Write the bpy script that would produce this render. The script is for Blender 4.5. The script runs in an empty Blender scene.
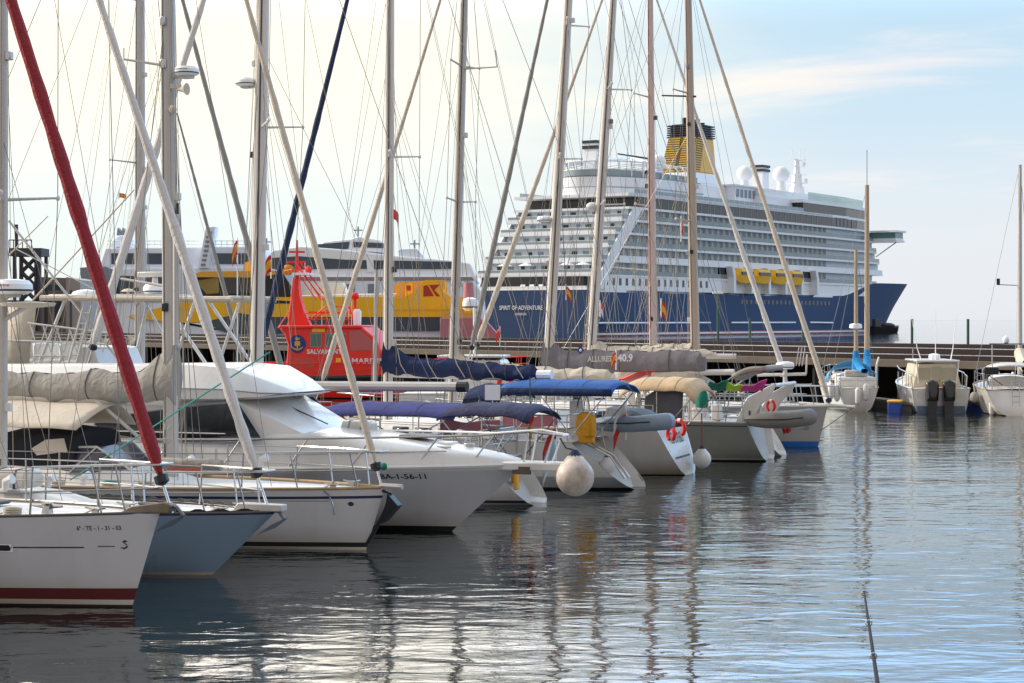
import bpy, bmesh, math, random
from mathutils import Vector, Matrix
R = math.radians
random.seed(11)
sc = bpy.context.scene
col = sc.collection
# ------------------------------------------------------------------ camera, sky, sun, exposure
F, CH, HZ = 1950.0, 3.9, 320.0          # focal length in pixels, camera height, horizon row
cam = bpy.data.objects.new("camera", bpy.data.cameras.new("camera")); col.objects.link(cam)
cam.location = (0, 0, CH); cam.rotation_euler = (R(90), 0, 0)
cam.data.sensor_width = 36; cam.data.lens = F/1024*36; cam.data.shift_y = -(341.5-HZ)/1024
cam.data.clip_start = .1; cam.data.clip_end = 60000
sc.camera = cam
SUN_AZ, SUN_EL = -72, 27
sd = Vector((math.sin(R(SUN_AZ))*math.cos(R(SUN_EL)), math.cos(R(SUN_AZ))*math.cos(R(SUN_EL)), math.sin(R(SUN_EL))))
sl = bpy.data.lights.new("sun", 'SUN'); sl.energy = 2.6; sl.angle = R(2.5); sl.color = (1, .89, .76)
so = bpy.data.objects.new("sun", sl); col.objects.link(so); so.rotation_euler = sd.to_track_quat('Z', 'Y').to_euler()
w = bpy.data.worlds.new("World"); sc.world = w; w.use_nodes = True
nt = w.node_tree; N = nt.nodes; LK = nt.links; N.clear()
def nd(t, **k):
    n = N.new(t)
    for a, b in k.items(): setattr(n, a, b)
    return n
def mth(op, a, b=None, clamp=False):
    n = nd('ShaderNodeMath', operation=op, use_clamp=clamp)
    for i, v in enumerate((a, b)):
        if v is None: continue
        if isinstance(v, (int, float)): n.inputs[i].default_value = v
        else: LK.new(v, n.inputs[i])
    return n.outputs[0]
def mrange(v, a, b, c, d):
    n = nd('ShaderNodeMapRange', interpolation_type='SMOOTHSTEP'); LK.new(v, n.inputs[0])
    for i, q in enumerate((a, b, c, d)): n.inputs[i+1].default_value = q
    return n.outputs[0]
def wmix(f, a, b):
    n = nd('ShaderNodeMix', data_type='RGBA'); LK.new(f, n.inputs[0])
    for i, v in ((6, a), (7, b)):
        if isinstance(v, tuple): n.inputs[i].default_value = (*v, 1)
        else: LK.new(v, n.inputs[i])
    return n.outputs[2]
sky = nd('ShaderNodeTexSky', sky_type='NISHITA', sun_disc=False)
sky.sun_elevation = R(SUN_EL); sky.sun_rotation = R(SUN_AZ); sky.dust_density = 1.5; sky.air_density = 1.0
tc = nd('ShaderNodeTexCoord')
nm = nd('ShaderNodeVectorMath', operation='NORMALIZE'); LK.new(tc.outputs['Generated'], nm.inputs[0])
sp = nd('ShaderNodeSeparateXYZ'); LK.new(nm.outputs[0], sp.inputs[0])
dt = nd('ShaderNodeVectorMath', operation='DOT_PRODUCT'); LK.new(nm.outputs[0], dt.inputs[0])
dt.inputs[1].default_value = (math.sin(R(-72)), math.cos(R(-72)), 0)
den = mth('ADD', mth('MAXIMUM', sp.outputs[2], 0.0), .10)
cx = mth('DIVIDE', sp.outputs[0], den); cy = mth('DIVIDE', sp.outputs[1], den)
cb = nd('ShaderNodeCombineXYZ'); LK.new(cx, cb.inputs[0]); LK.new(cy, cb.inputs[1])
mp = nd('ShaderNodeMapping'); LK.new(cb.outputs[0], mp.inputs[0]); mp.inputs['Scale'].default_value = (.55, .9, 1); mp.inputs['Location'].default_value = (3.3, 1.7, 0)
mp.inputs['Rotation'].default_value = (0, 0, R(-12))
ns = nd('ShaderNodeTexNoise'); LK.new(mp.outputs[0], ns.inputs['Vector']); ns.inputs['Scale'].default_value = 1.25; ns.inputs['Detail'].default_value = 7; ns.inputs['Roughness'].default_value = .58; ns.inputs['Distortion'].default_value = .5
dist = mth('ADD', dt.outputs['Value'], mth('MULTIPLY', mth('SUBTRACT', ns.outputs[0], .5), .28))
veil = mrange(dist, .12, .42, 0, 1)                       # bright hazy cloud towards the sun
cir = mrange(ns.outputs[0], .52, .70, 0, .7)             # thin cirrus elsewhere
low = mrange(sp.outputs[2], .0, .11, 1, 0)                # pale air near the horizon
lowc = mrange(sp.outputs[2], .035, .085, 0, 1)
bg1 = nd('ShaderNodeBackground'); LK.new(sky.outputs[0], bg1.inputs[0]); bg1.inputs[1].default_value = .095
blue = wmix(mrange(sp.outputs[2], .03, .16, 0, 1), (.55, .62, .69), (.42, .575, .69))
blue = wmix(mrange(sp.outputs[2], .145, .235, 0, 1), blue, (1.0, 1.7, 2.7))  # extra sky brightness just above the frame, added to light the water
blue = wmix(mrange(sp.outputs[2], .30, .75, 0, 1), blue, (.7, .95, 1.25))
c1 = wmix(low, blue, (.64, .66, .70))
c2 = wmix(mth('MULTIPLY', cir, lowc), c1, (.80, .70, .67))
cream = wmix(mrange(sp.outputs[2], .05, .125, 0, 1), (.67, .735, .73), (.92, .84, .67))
cream = wmix(mrange(sp.outputs[2], .145, .235, 0, 1), cream, (2.7, 2.45, 2.15))  # same added boost on the sun side, for water and decks
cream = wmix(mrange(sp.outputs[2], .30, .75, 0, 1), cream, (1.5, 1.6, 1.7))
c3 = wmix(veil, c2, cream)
c4 = wmix(mrange(sp.outputs[1], -.30, .22, 0, 1), (.57, .52, .495), c3)     # added dimming of the sky behind the camera, shades the hull sides facing it
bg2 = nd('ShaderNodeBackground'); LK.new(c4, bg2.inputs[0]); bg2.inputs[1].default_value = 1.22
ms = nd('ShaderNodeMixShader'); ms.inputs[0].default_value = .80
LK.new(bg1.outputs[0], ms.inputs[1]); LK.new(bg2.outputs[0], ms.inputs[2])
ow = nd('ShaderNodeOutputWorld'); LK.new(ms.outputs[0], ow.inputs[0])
vs = sc.view_settings; vs.view_transform = 'Standard'; vs.look = 'None'; vs.exposure = 0.30; vs.gamma = 1; vs.use_curve_mapping = False
# ------------------------------------------------------------------ materials
def lin(h):
    h = h.lstrip('#'); o = []
    for i in (0, 2, 4):
        c = int(h[i:i+2], 16)/255; o.append(c/12.92 if c <= .04045 else ((c+.055)/1.055)**2.4)
    return o
MATS = {}
def mat(name, c, rough=.5, metal=0.0, var=.08, scale=4.0, bump=0.0, coat=0.0, streak=False, alpha=1.0, grime=0.0, bscale=None, scum=0.0):
    if name in MATS: return MATS[name]
    if isinstance(c, str): c = lin(c)
    m = bpy.data.materials.new(name); m.use_nodes = True; MATS[name] = m
    t = m.node_tree; b = t.nodes['Principled BSDF']
    b.inputs['Roughness'].default_value = rough; b.inputs['Metallic'].default_value = metal
    b.inputs['Coat Weight'].default_value = coat; b.inputs['Coat Roughness'].default_value = .08
    b.inputs['Alpha'].default_value = alpha
    co = t.nodes.new('ShaderNodeTexCoord'); mpn = t.nodes.new('ShaderNodeMapping'); t.links.new(co.outputs['Object'], mpn.inputs[0])
    if streak: mpn.inputs['Scale'].default_value = (1, 1, .12)
    n = t.nodes.new('ShaderNodeTexNoise'); t.links.new(mpn.outputs[0], n.inputs[0]); n.inputs['Scale'].default_value = scale; n.inputs['Detail'].default_value = 6; n.inputs['Roughness'].default_value = .62
    rp = t.nodes.new('ShaderNodeValToRGB'); t.links.new(n.outputs[0], rp.inputs[0])
    rp.color_ramp.elements[0].position = .3; rp.color_ramp.elements[1].position = .7
    rp.color_ramp.elements[0].color = (*[max(0, x*(1-var)) for x in c], 1); rp.color_ramp.elements[1].color = (*[min(1, x*(1+var*.6)) for x in c], 1)
    out = rp.outputs[0]
    if grime:
        n2 = t.nodes.new('ShaderNodeTexNoise'); n2.inputs['Scale'].default_value = scale*.35; n2.inputs['Detail'].default_value = 8; t.links.new(mpn.outputs[0], n2.inputs[0])
        r2 = t.nodes.new('ShaderNodeValToRGB'); t.links.new(n2.outputs[0], r2.inputs[0]); r2.color_ramp.elements[0].position = .48; r2.color_ramp.elements[1].position = .78
        r2.color_ramp.elements[0].color = (0, 0, 0, 1); r2.color_ramp.elements[1].color = (grime, grime, grime, 1)
        mx = t.nodes.new('ShaderNodeMix'); mx.data_type = 'RGBA'; t.links.new(r2.outputs[0], mx.inputs[0]); t.links.new(out, mx.inputs[6]); mx.inputs[7].default_value = (.16, .12, .075, 1); out = mx.outputs[2]
    if scum:                                   # yellow brown tide line on the lowest part of a hull
        sx = t.nodes.new('ShaderNodeSeparateXYZ'); t.links.new(co.outputs['Object'], sx.inputs[0])
        ad = t.nodes.new('ShaderNodeMath'); ad.operation = 'MULTIPLY_ADD'; t.links.new(n.outputs[0], ad.inputs[0]); ad.inputs[1].default_value = -.55; t.links.new(sx.outputs[2], ad.inputs[2])
        mr = t.nodes.new('ShaderNodeMapRange'); t.links.new(ad.outputs[0], mr.inputs[0]); mr.inputs[1].default_value = -.22; mr.inputs[2].default_value = .16; mr.inputs[3].default_value = scum; mr.inputs[4].default_value = 0
        mx2 = t.nodes.new('ShaderNodeMix'); mx2.data_type = 'RGBA'; t.links.new(mr.outputs[0], mx2.inputs[0]); t.links.new(out, mx2.inputs[6]); mx2.inputs[7].default_value = (.30, .24, .13, 1); out = mx2.outputs[2]
    t.links.new(out, b.inputs['Base Color'])
    rr = t.nodes.new('ShaderNodeMapRange'); t.links.new(n.outputs[0], rr.inputs[0]); rr.inputs[3].default_value = max(0.02, rough-.08); rr.inputs[4].default_value = min(1, rough+.08); t.links.new(rr.outputs[0], b.inputs['Roughness'])
    if bump:
        bn = t.nodes.new('ShaderNodeBump'); bn.inputs['Strength'].default_value = bump; bn.inputs['Distance'].default_value = .05
        nb = t.nodes.new('ShaderNodeTexNoise'); t.links.new(co.outputs['Object'], nb.inputs[0]); nb.inputs['Scale'].default_value = bscale or scale*2; nb.inputs['Detail'].default_value = 7; nb.inputs['Distortion'].default_value = 1.2
        t.links.new(nb.outputs[0], bn.inputs['Height']); t.links.new(bn.outputs[0], b.inputs['Normal'])
    return m
GEL = mat('gelcoat white', '#dcdbd8', .28, coat=.4, var=.06, scum=.5, scale=1.2, streak=True, grime=.5)
GEL2 = mat('gelcoat aged', '#d2d0ca', .34, coat=.3, var=.08, scum=.5, scale=1.4, streak=True, grime=.5)
GELG = mat('gelcoat light grey', '#c9c9cc', .3, coat=.3, var=.06, scum=.5, scale=1.3, streak=True, grime=.5)
DECKW = mat('deck white', '#dfdcd6', .55, var=.08, scale=3, grime=.12)
DECKT = mat('teak deck', '#a58a68', .7, var=.25, scale=9)
BLUEH = mat('hull slate blue', '#7f97a8', .3, coat=.4, var=.06, scale=1.3, streak=True)
GREYH = mat('hull grey', '#82857f', .32, coat=.4, var=.08, scale=1.3, streak=True)
GREYB = mat('hull warm grey', '#a19f9c', .32, coat=.3, var=.08, scale=1.3, streak=True)
ANTIR = mat('antifouling dark red', '#2c1613', .7, var=.3, scale=5)
ANTIB = mat('antifouling black', '#14181a', .7, var=.3, scale=5)
BOOTR = mat('boot stripe red', '#5b1a1c', .4, scale=2)
BLK = mat('black paint', '#16171a', .4, var=.15)
NAVYS = mat('navy stripe', '#25304c', .35)
BOOTB = mat('boot stripe blue', '#1f63ad', .4)
ALU = mat('spar alloy', '#b9b5b1', .45, metal=.15, var=.06, scale=2, streak=True)
ALUW = mat('spar white', '#d3cdc6', .45, metal=.1, var=.06, scale=2, streak=True)
ALUB = mat('spar tan', '#b5a595', .5, metal=.1, var=.1, scale=2, streak=True)
STEEL = mat('stainless', '#b5b4b2', .22, metal=.9, var=.05)
WIRE = mat('rigging wire', '#77787a', .4, metal=.5, var=.05)
ROPE = mat('rope cream', '#b3ab98', .9, var=.15, scale=30)
ROPEG = mat('rope teal', '#2f8f88', .8, var=.1, scale=30)
GLASS = mat('window glass dark', '#131619', .08, var=.2, scale=1.0, coat=.5)
GLASSP = mat('windscreen glass', '#4b4655', .12, var=.2, scale=1.0, coat=.5)
SAILW = mat('sail white', '#cfccc9', .8, var=.08, scale=6, bump=.5, bscale=9)
SAILR = mat('sail red cover', '#8e1f2a', .8, var=.2, scale=7, bump=.6, bscale=9)
SAILN = mat('sail navy cover', '#1d2f52', .8, var=.2, scale=6, bump=.5, bscale=8)
SAILT = mat('sail tan', '#cabfb0', .8, var=.1, scale=6, bump=.5, bscale=8)
SAILG = mat('sail grey cover strip', '#8c8a88', .8, var=.1, scale=6, bump=.5, bscale=8)
CVG = mat('canvas grey', '#9b9790', .9, var=.14, scale=3, bump=.9, bscale=4)
CVN = mat('canvas navy', '#182a52', .85, var=.2, scale=3, bump=.7, bscale=4)
CVP = mat('canvas indigo', '#3a3f78', .85, var=.15, scale=3, bump=.4, bscale=4)
CVB = mat('canvas bright blue', '#1c549a', .8, var=.15, scale=3, bump=.4, bscale=4)
CVT = mat('canvas turquoise blue', '#1c86c4', .8, var=.15, scale=3, bump=.6, bscale=5)
CVC = mat('canvas cream', '#c9bfae', .85, var=.1, scale=3, bump=.5, bscale=4)
CVD = mat('canvas charcoal', '#57555a', .9, var=.12, scale=3, bump=.5, bscale=4)
CVK = mat('canvas black', '#191a20', .9, var=.2, scale=3)
FEND = mat('fender vinyl', '#d2c6b8', .5, var=.3, scale=6, grime=1.0)
FENW = mat('fender white', '#d3d3d3', .45, var=.08, scale=3, grime=.25)
HYP = mat('hypalon grey', '#6e757c', .6, var=.12, scale=4)
HYPD = mat('hypalon dark', '#42464a', .6, var=.12, scale=4)
ORR = mat('rescue orange red', '#e52b1b', .5, var=.08, scale=1.5)
REDF = mat('red fabric', '#b9262a', .7, var=.15)
YEL = mat('ferry yellow', '#f0b808', .5, var=.07, scale=.4)
YELC = mat('yellow cover', '#c98f12', .75, var=.15, scale=4, bump=.5)
ORNG = mat('orange paint', '#dda33c', .5, var=.08)
FERW = mat('ferry pale blue white', '#e2ebf7', .5, var=.06, scale=.2, streak=True)
FERW2 = mat('ferry white', '#eef2f6', .5, var=.05, scale=.2)
FERG = mat('ferry grey', '#7d8893', .6, var=.1, scale=.3)
DGLS = mat('ferry windows', '#3a4a58', .15, var=.2, scale=.3)
PINK = mat('faded red paint', '#b4707a', .6, var=.14, scale=.5)
TRUSS = mat('truss dark steel', '#3a3a40', .6, var=.2)
CONC = mat('quay concrete', '#5c544b', .9, var=.2, scale=1.2, bump=.4, grime=.4)
BRWN = mat('quay wall brown', '#241513', .9, var=.3, scale=.8, bump=.4, streak=True)
DARK = mat('under deck shade', '#141110', .95, var=.3)  # near-black colour carries the shade beneath the pier deck
GREENP = mat('green pole', '#2d5a4a', .5)
CRN = mat('ship hull navy', '#203f69', .75, var=.16, scale=.06, streak=True)
CRW = mat('ship white', '#e2e5e9', .45, var=.05, scale=.1)
CRG = mat('ship balcony wall', '#bcc8ce', .5, var=.12, scale=.5)
CRGL = mat('ship balcony glass', '#8d9fa6', .25, var=.12, scale=.3)
CRGB = mat('ship balcony tinted glass', '#74868b', .2, var=.22, scale=.25)
CRD = mat('ship dark glazing', '#272a30', .12, var=.3, scale=.3)
CRY = mat('funnel yellow', '#dcae3c', .45, var=.04, scale=.3)
CRLV = mat('funnel louvre shadow', '#5a4a20', .6)
CRB = mat('funnel navy black', '#1b2130', .5)
RIM = mat('ship water line red', '#7a2c35', .5)
FLAGR = mat('flag red', '#c22a22', .8); FLAGY = mat('flag yellow', '#dca520', .8)
GREENT = mat('green fabric', '#0f7a62', .8, var=.15); LIME = mat('lime fabric', '#b6e02c', .8); MAG = mat('pink fabric', '#d8459a', .8)
OBM = mat('outboard cowl black', '#0f1012', .3, coat=.4)
BINB = mat('box blue', '#1f3f94', .5); PALEB = mat('paddle blue white', '#9fc3dc', .5)
LETK = mat('lettering black', '#1d1d20', .5); LETW = mat('lettering white', '#d8dbe0', .5); LETG = mat('lettering light grey', '#c9c7c5', .6); LETR = mat('lettering red', '#a92a2a', .5)
EMB = mat('emblem blue', '#1d2f78', .5); GOLD = mat('emblem gold', '#c9a02c', .5)
ROD = mat('rod carbon', '#141112', .9)
SKIN = mat('skin', '#b98f76', .6); CLOTHD = mat('dark clothes', '#2b2f3b', .9); CLOTHL = mat('pale clothes', '#c9c2b8', .9)
CVI = mat('canvas dark indigo', '#272a4c', .85, var=.2, scale=3, bump=.7, bscale=6)
COCK = mat('cockpit moulding', '#b4b0a8', .5, var=.1, scale=2)
# ------------------------------------------------------------------ mesh helpers
class MB:
    def __init__(s): s.v = []; s.f = []; s.m = []; s.mats = []; s.flat = set()
    def mi(s, m):
        if m not in s.mats: s.mats.append(m)
        return s.mats.index(m)
    def add(s, vs, fs, m):
        o = len(s.v); k = s.mi(m); s.v += [tuple(v) for v in vs]
        for f in fs: s.f.append(tuple(i+o for i in f)); s.m.append(k)
        return s
    def box(s, x0, x1, y0, y1, z0, z1, m):
        return s.add([(x0,y0,z0),(x1,y0,z0),(x1,y1,z0),(x0,y1,z0),(x0,y0,z1),(x1,y0,z1),(x1,y1,z1),(x0,y1,z1)],
                     [(0,3,2,1),(4,5,6,7),(0,1,5,4),(1,2,6,5),(2,3,7,6),(3,0,4,7)], m)
    def slab(s, pts, z0, z1, m):                  # plan outline extruded in z
        n = len(pts)
        return s.add([(*p, z0) for p in pts]+[(*p, z1) for p in pts], [tuple(range(n-1, -1, -1)), tuple(range(n, 2*n))]+[(i, (i+1) % n, n+(i+1) % n, n+i) for i in range(n)], m)
    def prism(s, pts, y0, y1, m):                 # x-z outline extruded in y
        n = len(pts)
        return s.add([(p[0], y0, p[1]) for p in pts]+[(p[0], y1, p[1]) for p in pts], [tuple(range(n)), tuple(range(2*n-1, n-1, -1))]+[(i, n+i, n+(i+1) % n, (i+1) % n) for i in range(n)], m)
    def tube(s, pts, r, m, n=6, closed=False, caps=True):
        pts = [Vector(p) for p in pts]; k = len(pts)
        rs = r if isinstance(r, (list, tuple)) else [r]*k
        vs = []; up = None
        for i, p in enumerate(pts):
            if closed: d = pts[(i+1) % k]-pts[i-1]
            else: d = pts[min(i+1, k-1)]-pts[max(i-1, 0)]
            d = d.normalized() if d.length > 1e-9 else Vector((0, 0, 1))
            if up is None: up = Vector((0, 0, 1)) if abs(d.z) < .9 else Vector((1, 0, 0))
            a = d.cross(up)
            if a.length < 1e-4: a = d.orthogonal()
            a.normalize(); b = d.cross(a).normalized(); up = -b if False else a.cross(d).normalized()
            for j in range(n):
                q = 2*math.pi*j/n; vs.append(p+(a*math.cos(q)+up*math.sin(q))*rs[i])
        fs = []
        for i in range(k if closed else k-1):
            i2 = (i+1) % k
            for j in range(n): fs.append((i*n+j, i*n+(j+1) % n, i2*n+(j+1) % n, i2*n+j))
        if caps and not closed: fs += [tuple(range(n-1, -1, -1)), tuple(range((k-1)*n, k*n))]
        return s.add(vs, fs, m)
    def lathe(s, prof, c, m, n=16, axis='z'):
        vs = []; fs = []
        for r, h in prof:
            for j in range(n):
                q = 2*math.pi*j/n; a, b = r*math.cos(q), r*math.sin(q)
                vs.append({'z': (c[0]+a, c[1]+b, c[2]+h), 'x': (c[0]+h, c[1]+a, c[2]+b), 'y': (c[0]+a, c[1]+h, c[2]+b)}[axis])
        for i in range(len(prof)-1):
            for j in range(n): fs.append((i*n+j, i*n+(j+1) % n, (i+1)*n+(j+1) % n, (i+1)*n+j))
        fs += [tuple(range(n-1, -1, -1)), tuple(range((len(prof)-1)*n, len(prof)*n))]
        return s.add(vs, fs, m)
    def ball(s, c, rx, ry, rz, m, n=14, k=9):
        prof = []
        vs = []; fs = []
        for i in range(k+1):
            th = math.pi*(i/k)
            for j in range(n):
                q = 2*math.pi*j/n; rr = max(math.sin(th), .01); vs.append((c[0]+rx*rr*math.cos(q), c[1]+ry*rr*math.sin(q), c[2]-rz*math.cos(th)))
        for i in range(k):
            for j in range(n): fs.append((i*n+j, i*n+(j+1) % n, (i+1)*n+(j+1) % n, (i+1)*n+j))
        return s.add(vs, fs, m)
    def shell(s, sts, m):                         # (x, [(y,z) outer-bottom ... centre-top]) mirrored and lofted
        secs = []
        for x, hs in sts:
            a = [(x, -y, z) for y, z in hs]; b = [(x, y, z) for y, z in reversed(hs)]
            if abs(hs[-1][0]) < 1e-6: b = b[1:]
            secs.append(a+b)
        n = len(secs[0]); vs = [p for q in secs for p in q]; fs = []
        for i in range(len(secs)-1):
            for j in range(n-1): fs.append((i*n+j, i*n+j+1, (i+1)*n+j+1, (i+1)*n+j))
            fs.append((i*n+n-1, i*n, (i+1)*n, (i+1)*n+n-1))
        fs += [tuple(range(n)), tuple(range(len(secs)*n-1, (len(secs)-1)*n-1, -1))]
        return s.add(vs, fs, m)
    def sheet(s, fn, nu, nv, m):                  # fn(u,v)->point
        vs = [fn(i/nu, j/nv) for i in range(nu+1) for j in range(nv+1)]
        return s.add(vs, [(i*(nv+1)+j, i*(nv+1)+j+1, (i+1)*(nv+1)+j+1, (i+1)*(nv+1)+j) for i in range(nu) for j in range(nv)], m)
    def build(s, name, parent=None, bevel=0, solid=0, smooth=35, subd=0, loc=None):
        me = bpy.data.meshes.new(name); me.from_pydata(s.v, [], s.f)
        for m in s.mats: me.materials.append(m)
        me.polygons.foreach_set('material_index', s.m)
        bm = bmesh.new(); bm.from_mesh(me); bmesh.ops.recalc_face_normals(bm, faces=bm.faces[:]); bm.to_mesh(me); bm.free()
        if smooth:
            me.polygons.foreach_set('use_smooth', [True]*len(me.polygons)); me.set_sharp_from_angle(angle=R(smooth))
        o = bpy.data.objects.new(name, me); col.objects.link(o)
        if parent: o.parent = parent
        if loc: o.location = loc
        if solid:
            md = o.modifiers.new('solid', 'SOLIDIFY'); md.thickness = solid; md.offset = 0
        if subd:
            md = o.modifiers.new('sub', 'SUBSURF'); md.levels = subd; md.render_levels = subd
        if bevel:
            md = o.modifiers.new('bevel', 'BEVEL'); md.width = bevel; md.segments = 2; md.limit_method = 'ANGLE'; md.angle_limit = R(40)
        return o
def tag(o, label, cat, group=None, kind=None):
    if label: o['label'] = label
    if cat: o['category'] = cat
    if group: o['group'] = group
    if kind: o['kind'] = kind
    return o
def thing(name, label, cat, loc=(0, 0, 0), rz=0, group=None):
    o = bpy.data.objects.new(name, None); col.objects.link(o); o.location = loc; o.rotation_euler = (0, 0, R(rz)); o.empty_display_size = .3
    return tag(o, label, cat, group)
def struct(o): o['kind'] = 'structure'; return o
def copy_tree(o, parent=None):
    c = o.copy(); col.objects.link(c); c.parent = parent
    for ch in [q for q in bpy.data.objects if q.parent is o]: copy_tree(ch, c)
    return c
def W(px, py, Y): return Vector(((px-512)*Y/F, Y, CH-(py-HZ)*Y/F))
class Frame:
    def __init__(s, px, wl, heading, lx0):
        k = CH/(wl-HZ); Y = k*F; s.c, s.s = math.cos(R(heading)), math.sin(R(heading)); s.h = heading
        s.x, s.y = (px-512)*k-lx0*s.c, Y-lx0*s.s; s.loc = (s.x, s.y, 0)
    def L(s, px, py=None, ly=0):                  # local x (and z) of the point seen at px,py in the plane y=ly
        k = (px-512)/F
        lx = (k*(s.y+ly*s.c)-s.x+ly*s.s)/(s.c-k*s.s)
        if py is None: return lx
        return lx, CH-(py-HZ)*(s.y+lx*s.s+ly*s.c)/F
    def G(s, lx, ly, z): return Vector((s.x+lx*s.c-ly*s.s, s.y+lx*s.s+ly*s.c, z))
def text_verts(body, size, bold=0.0, squash=1.0):
    cu = bpy.data.curves.new('t', 'FONT'); cu.body = body; cu.size = size; cu.offset = bold; cu.resolution_u = 2
    o = bpy.data.objects.new('t', cu); col.objects.link(o)
    me = bpy.data.meshes.new_from_object(o.evaluated_get(bpy.context.evaluated_depsgraph_get()))
    vs = [(v.co.x*squash, v.co.y) for v in me.vertices]; fs = [tuple(p.vertices) for p in me.polygons]
    bpy.data.objects.remove(o); bpy.data.meshes.remove(me); bpy.data.curves.remove(cu)
    return vs, fs, (min(v[0] for v in vs), max(v[0] for v in vs)), (min(v[1] for v in vs), max(v[1] for v in vs))
def lettering(name, body, width, height, fn, m, parent, bold=0.0):
    """text filling width x height; fn(u,v) (metres along the text and up) gives the point on the surface"""
    vs, fs, (x0, x1), (y0, y1) = text_verts(body, 1.0, bold)
    b = MB(); b.add([fn((x-x0)/(x1-x0)*width, (y-y0)/(y1-y0)*height) for x, y in vs], fs, m)
    o = b.build(name, parent, smooth=0)
    return o
# ------------------------------------------------------------------ water
def water_mat():
    m = bpy.data.materials.new('harbour water'); m.use_nodes = True; t = m.node_tree; b = t.nodes['Principled BSDF']
    b.inputs['Base Color'].default_value = (.004, .011, .012, 1); b.inputs['Roughness'].default_value = .012; b.inputs['IOR'].default_value = 2.7
    co = t.nodes.new('ShaderNodeTexCoord'); L = t.links.new
    def noise(scale, sx, sy, det, dist=0.0):
        mp = t.nodes.new('ShaderNodeMapping'); mp.inputs['Scale'].default_value = (sx, sy, 1); mp.inputs['Rotation'].default_value = (0, 0, R(9)); L(co.outputs['Object'], mp.inputs[0])
        n = t.nodes.new('ShaderNodeTexNoise'); n.inputs['Scale'].default_value = scale; n.inputs['Detail'].default_value = det; n.inputs['Roughness'].default_value = .5; n.inputs['Distortion'].default_value = dist
        L(mp.outputs[0], n.inputs[0]); return n.outputs[0]
    def mul(a, k):
        q = t.nodes.new('ShaderNodeMath'); q.operation = 'MULTIPLY'; L(a, q.inputs[0]); q.inputs[1].default_value = k; return q.outputs[0]
    def add(a, c):
        q = t.nodes.new('ShaderNodeMath'); q.operation = 'ADD'; L(a, q.inputs[0]); L(c, q.inputs[1]); return q.outputs[0]
    h = add(add(mul(noise(.40, .55, 1.0, 2, .3), .42), mul(noise(2.1, .5, 1.0, 2, .6), .19)), mul(noise(7.0, .6, 1.0, 3), .028))
    bn = t.nodes.new('ShaderNodeBump'); bn.inputs['Strength'].default_value = 1.0; bn.inputs['Distance'].default_value = WAVE; L(h, bn.inputs['Height']); L(bn.outputs[0], b.inputs['Normal'])
    return m
WAVE = .10
g = MB(); g.add([(-30000, -200, 0), (30000, -200, 0), (30000, 60000, 0), (-30000, 60000, 0)], [(0, 1, 2, 3)], water_mat()); struct(g.build('water', smooth=0))
g = MB(); g.box(-30, 30, -25, 4.4, -1.5, 2.25, CONC); struct(g.build('quay', bevel=.05))
# ------------------------------------------------------------------ pier with its wall, railing and poles
PD = Vector((-.575, .818, 0)); PN = Vector((.818, .575, 0)); P1 = Vector((23.6, 90, 0))
def Q(a, b, z): v = P1+PD*a+PN*b; return (v.x, v.y, z)
def qbox(mb, a0, a1, b0, b1, z0, z1, m):
    mb.add([Q(a0,b0,z0),Q(a1,b0,z0),Q(a1,b1,z0),Q(a0,b1,z0),Q(a0,b0,z1),Q(a1,b0,z1),Q(a1,b1,z1),Q(a0,b1,z1)], [(0,3,2,1),(4,5,6,7),(0,1,5,4),(1,2,6,5),(2,3,7,6),(3,0,4,7)], m)
pier = thing('pier', 'long concrete pier on dark piles behind the moored boats', 'pier')
g = MB(); qbox(g, -45, 150, 0, 7.5, 1.56, 1.93, CONC); g.build('deck', pier, bevel=.03)
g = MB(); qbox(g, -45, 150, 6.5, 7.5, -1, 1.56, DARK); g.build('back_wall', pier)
for i in range(-7, 25):
    for b_ in (.5, 4):
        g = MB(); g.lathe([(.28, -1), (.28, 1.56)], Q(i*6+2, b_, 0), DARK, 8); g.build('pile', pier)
wl_ = MB(); qbox(wl_, -45, 150, 1.0, 2.2, 1.93, 2.72, BRWN)
o = wl_.build('breakwater_wall'); tag(o, 'low dark brown wall along the back of the pier', 'wall')
rl = thing('railing', 'thin two bar metal railing along the pier edge', 'railing')
g = MB()
for z in (2.2, 2.52): g.tube([Q(-45, .15, z), Q(150, .15, z)], .022, STEEL, 5)
g.build('rail', rl)
for i in range(-8, 22):
    g = MB(); g.tube([Q(i*7, .15, 1.95), Q(i*7, .15, 2.55)], .03, STEEL, 5); g.build('post', rl)
def green_pole(px, ytop, label, lamp=False):
    k = (px-512)/F                          # on the wall line
    p0 = P1+PN*1.6; a = (k*p0.y-p0.x)/(PD.x-k*PD.y); p = p0+PD*a
    zt = CH-(ytop-HZ)*p.y/F
    t = thing('green_pole', label, 'pole', (p.x, p.y, 2.72), 0, 'green poles on the pier wall')
    g = MB(); g.tube([(0, 0, 0), (0, 0, zt-2.72)], .07, GREENP, 8); g.build('shaft', t)
    if lamp:
        g = MB(); g.box(-.3, .3, -.12, .12, zt-2.72, zt-2.6, FERW2); g.build('lamp_head', t, bevel=.03)
green_pole(718, 294, 'tallest green lamp pole on the pier wall, with a white lamp head', True)
green_pole(750, 318, 'short green pole on the pier wall left of the two leaning white furled sails', False)
green_pole(803, 320, 'short green pole on the pier wall between leaning furled sails and twin masted ketch', False)
green_pole(912, 319, 'short green pole on the pier wall just above the bow of the outboard boat', False)
green_pole(968, 319, 'rightmost green pole on the pier wall, right of the outboard boat', False)
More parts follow.
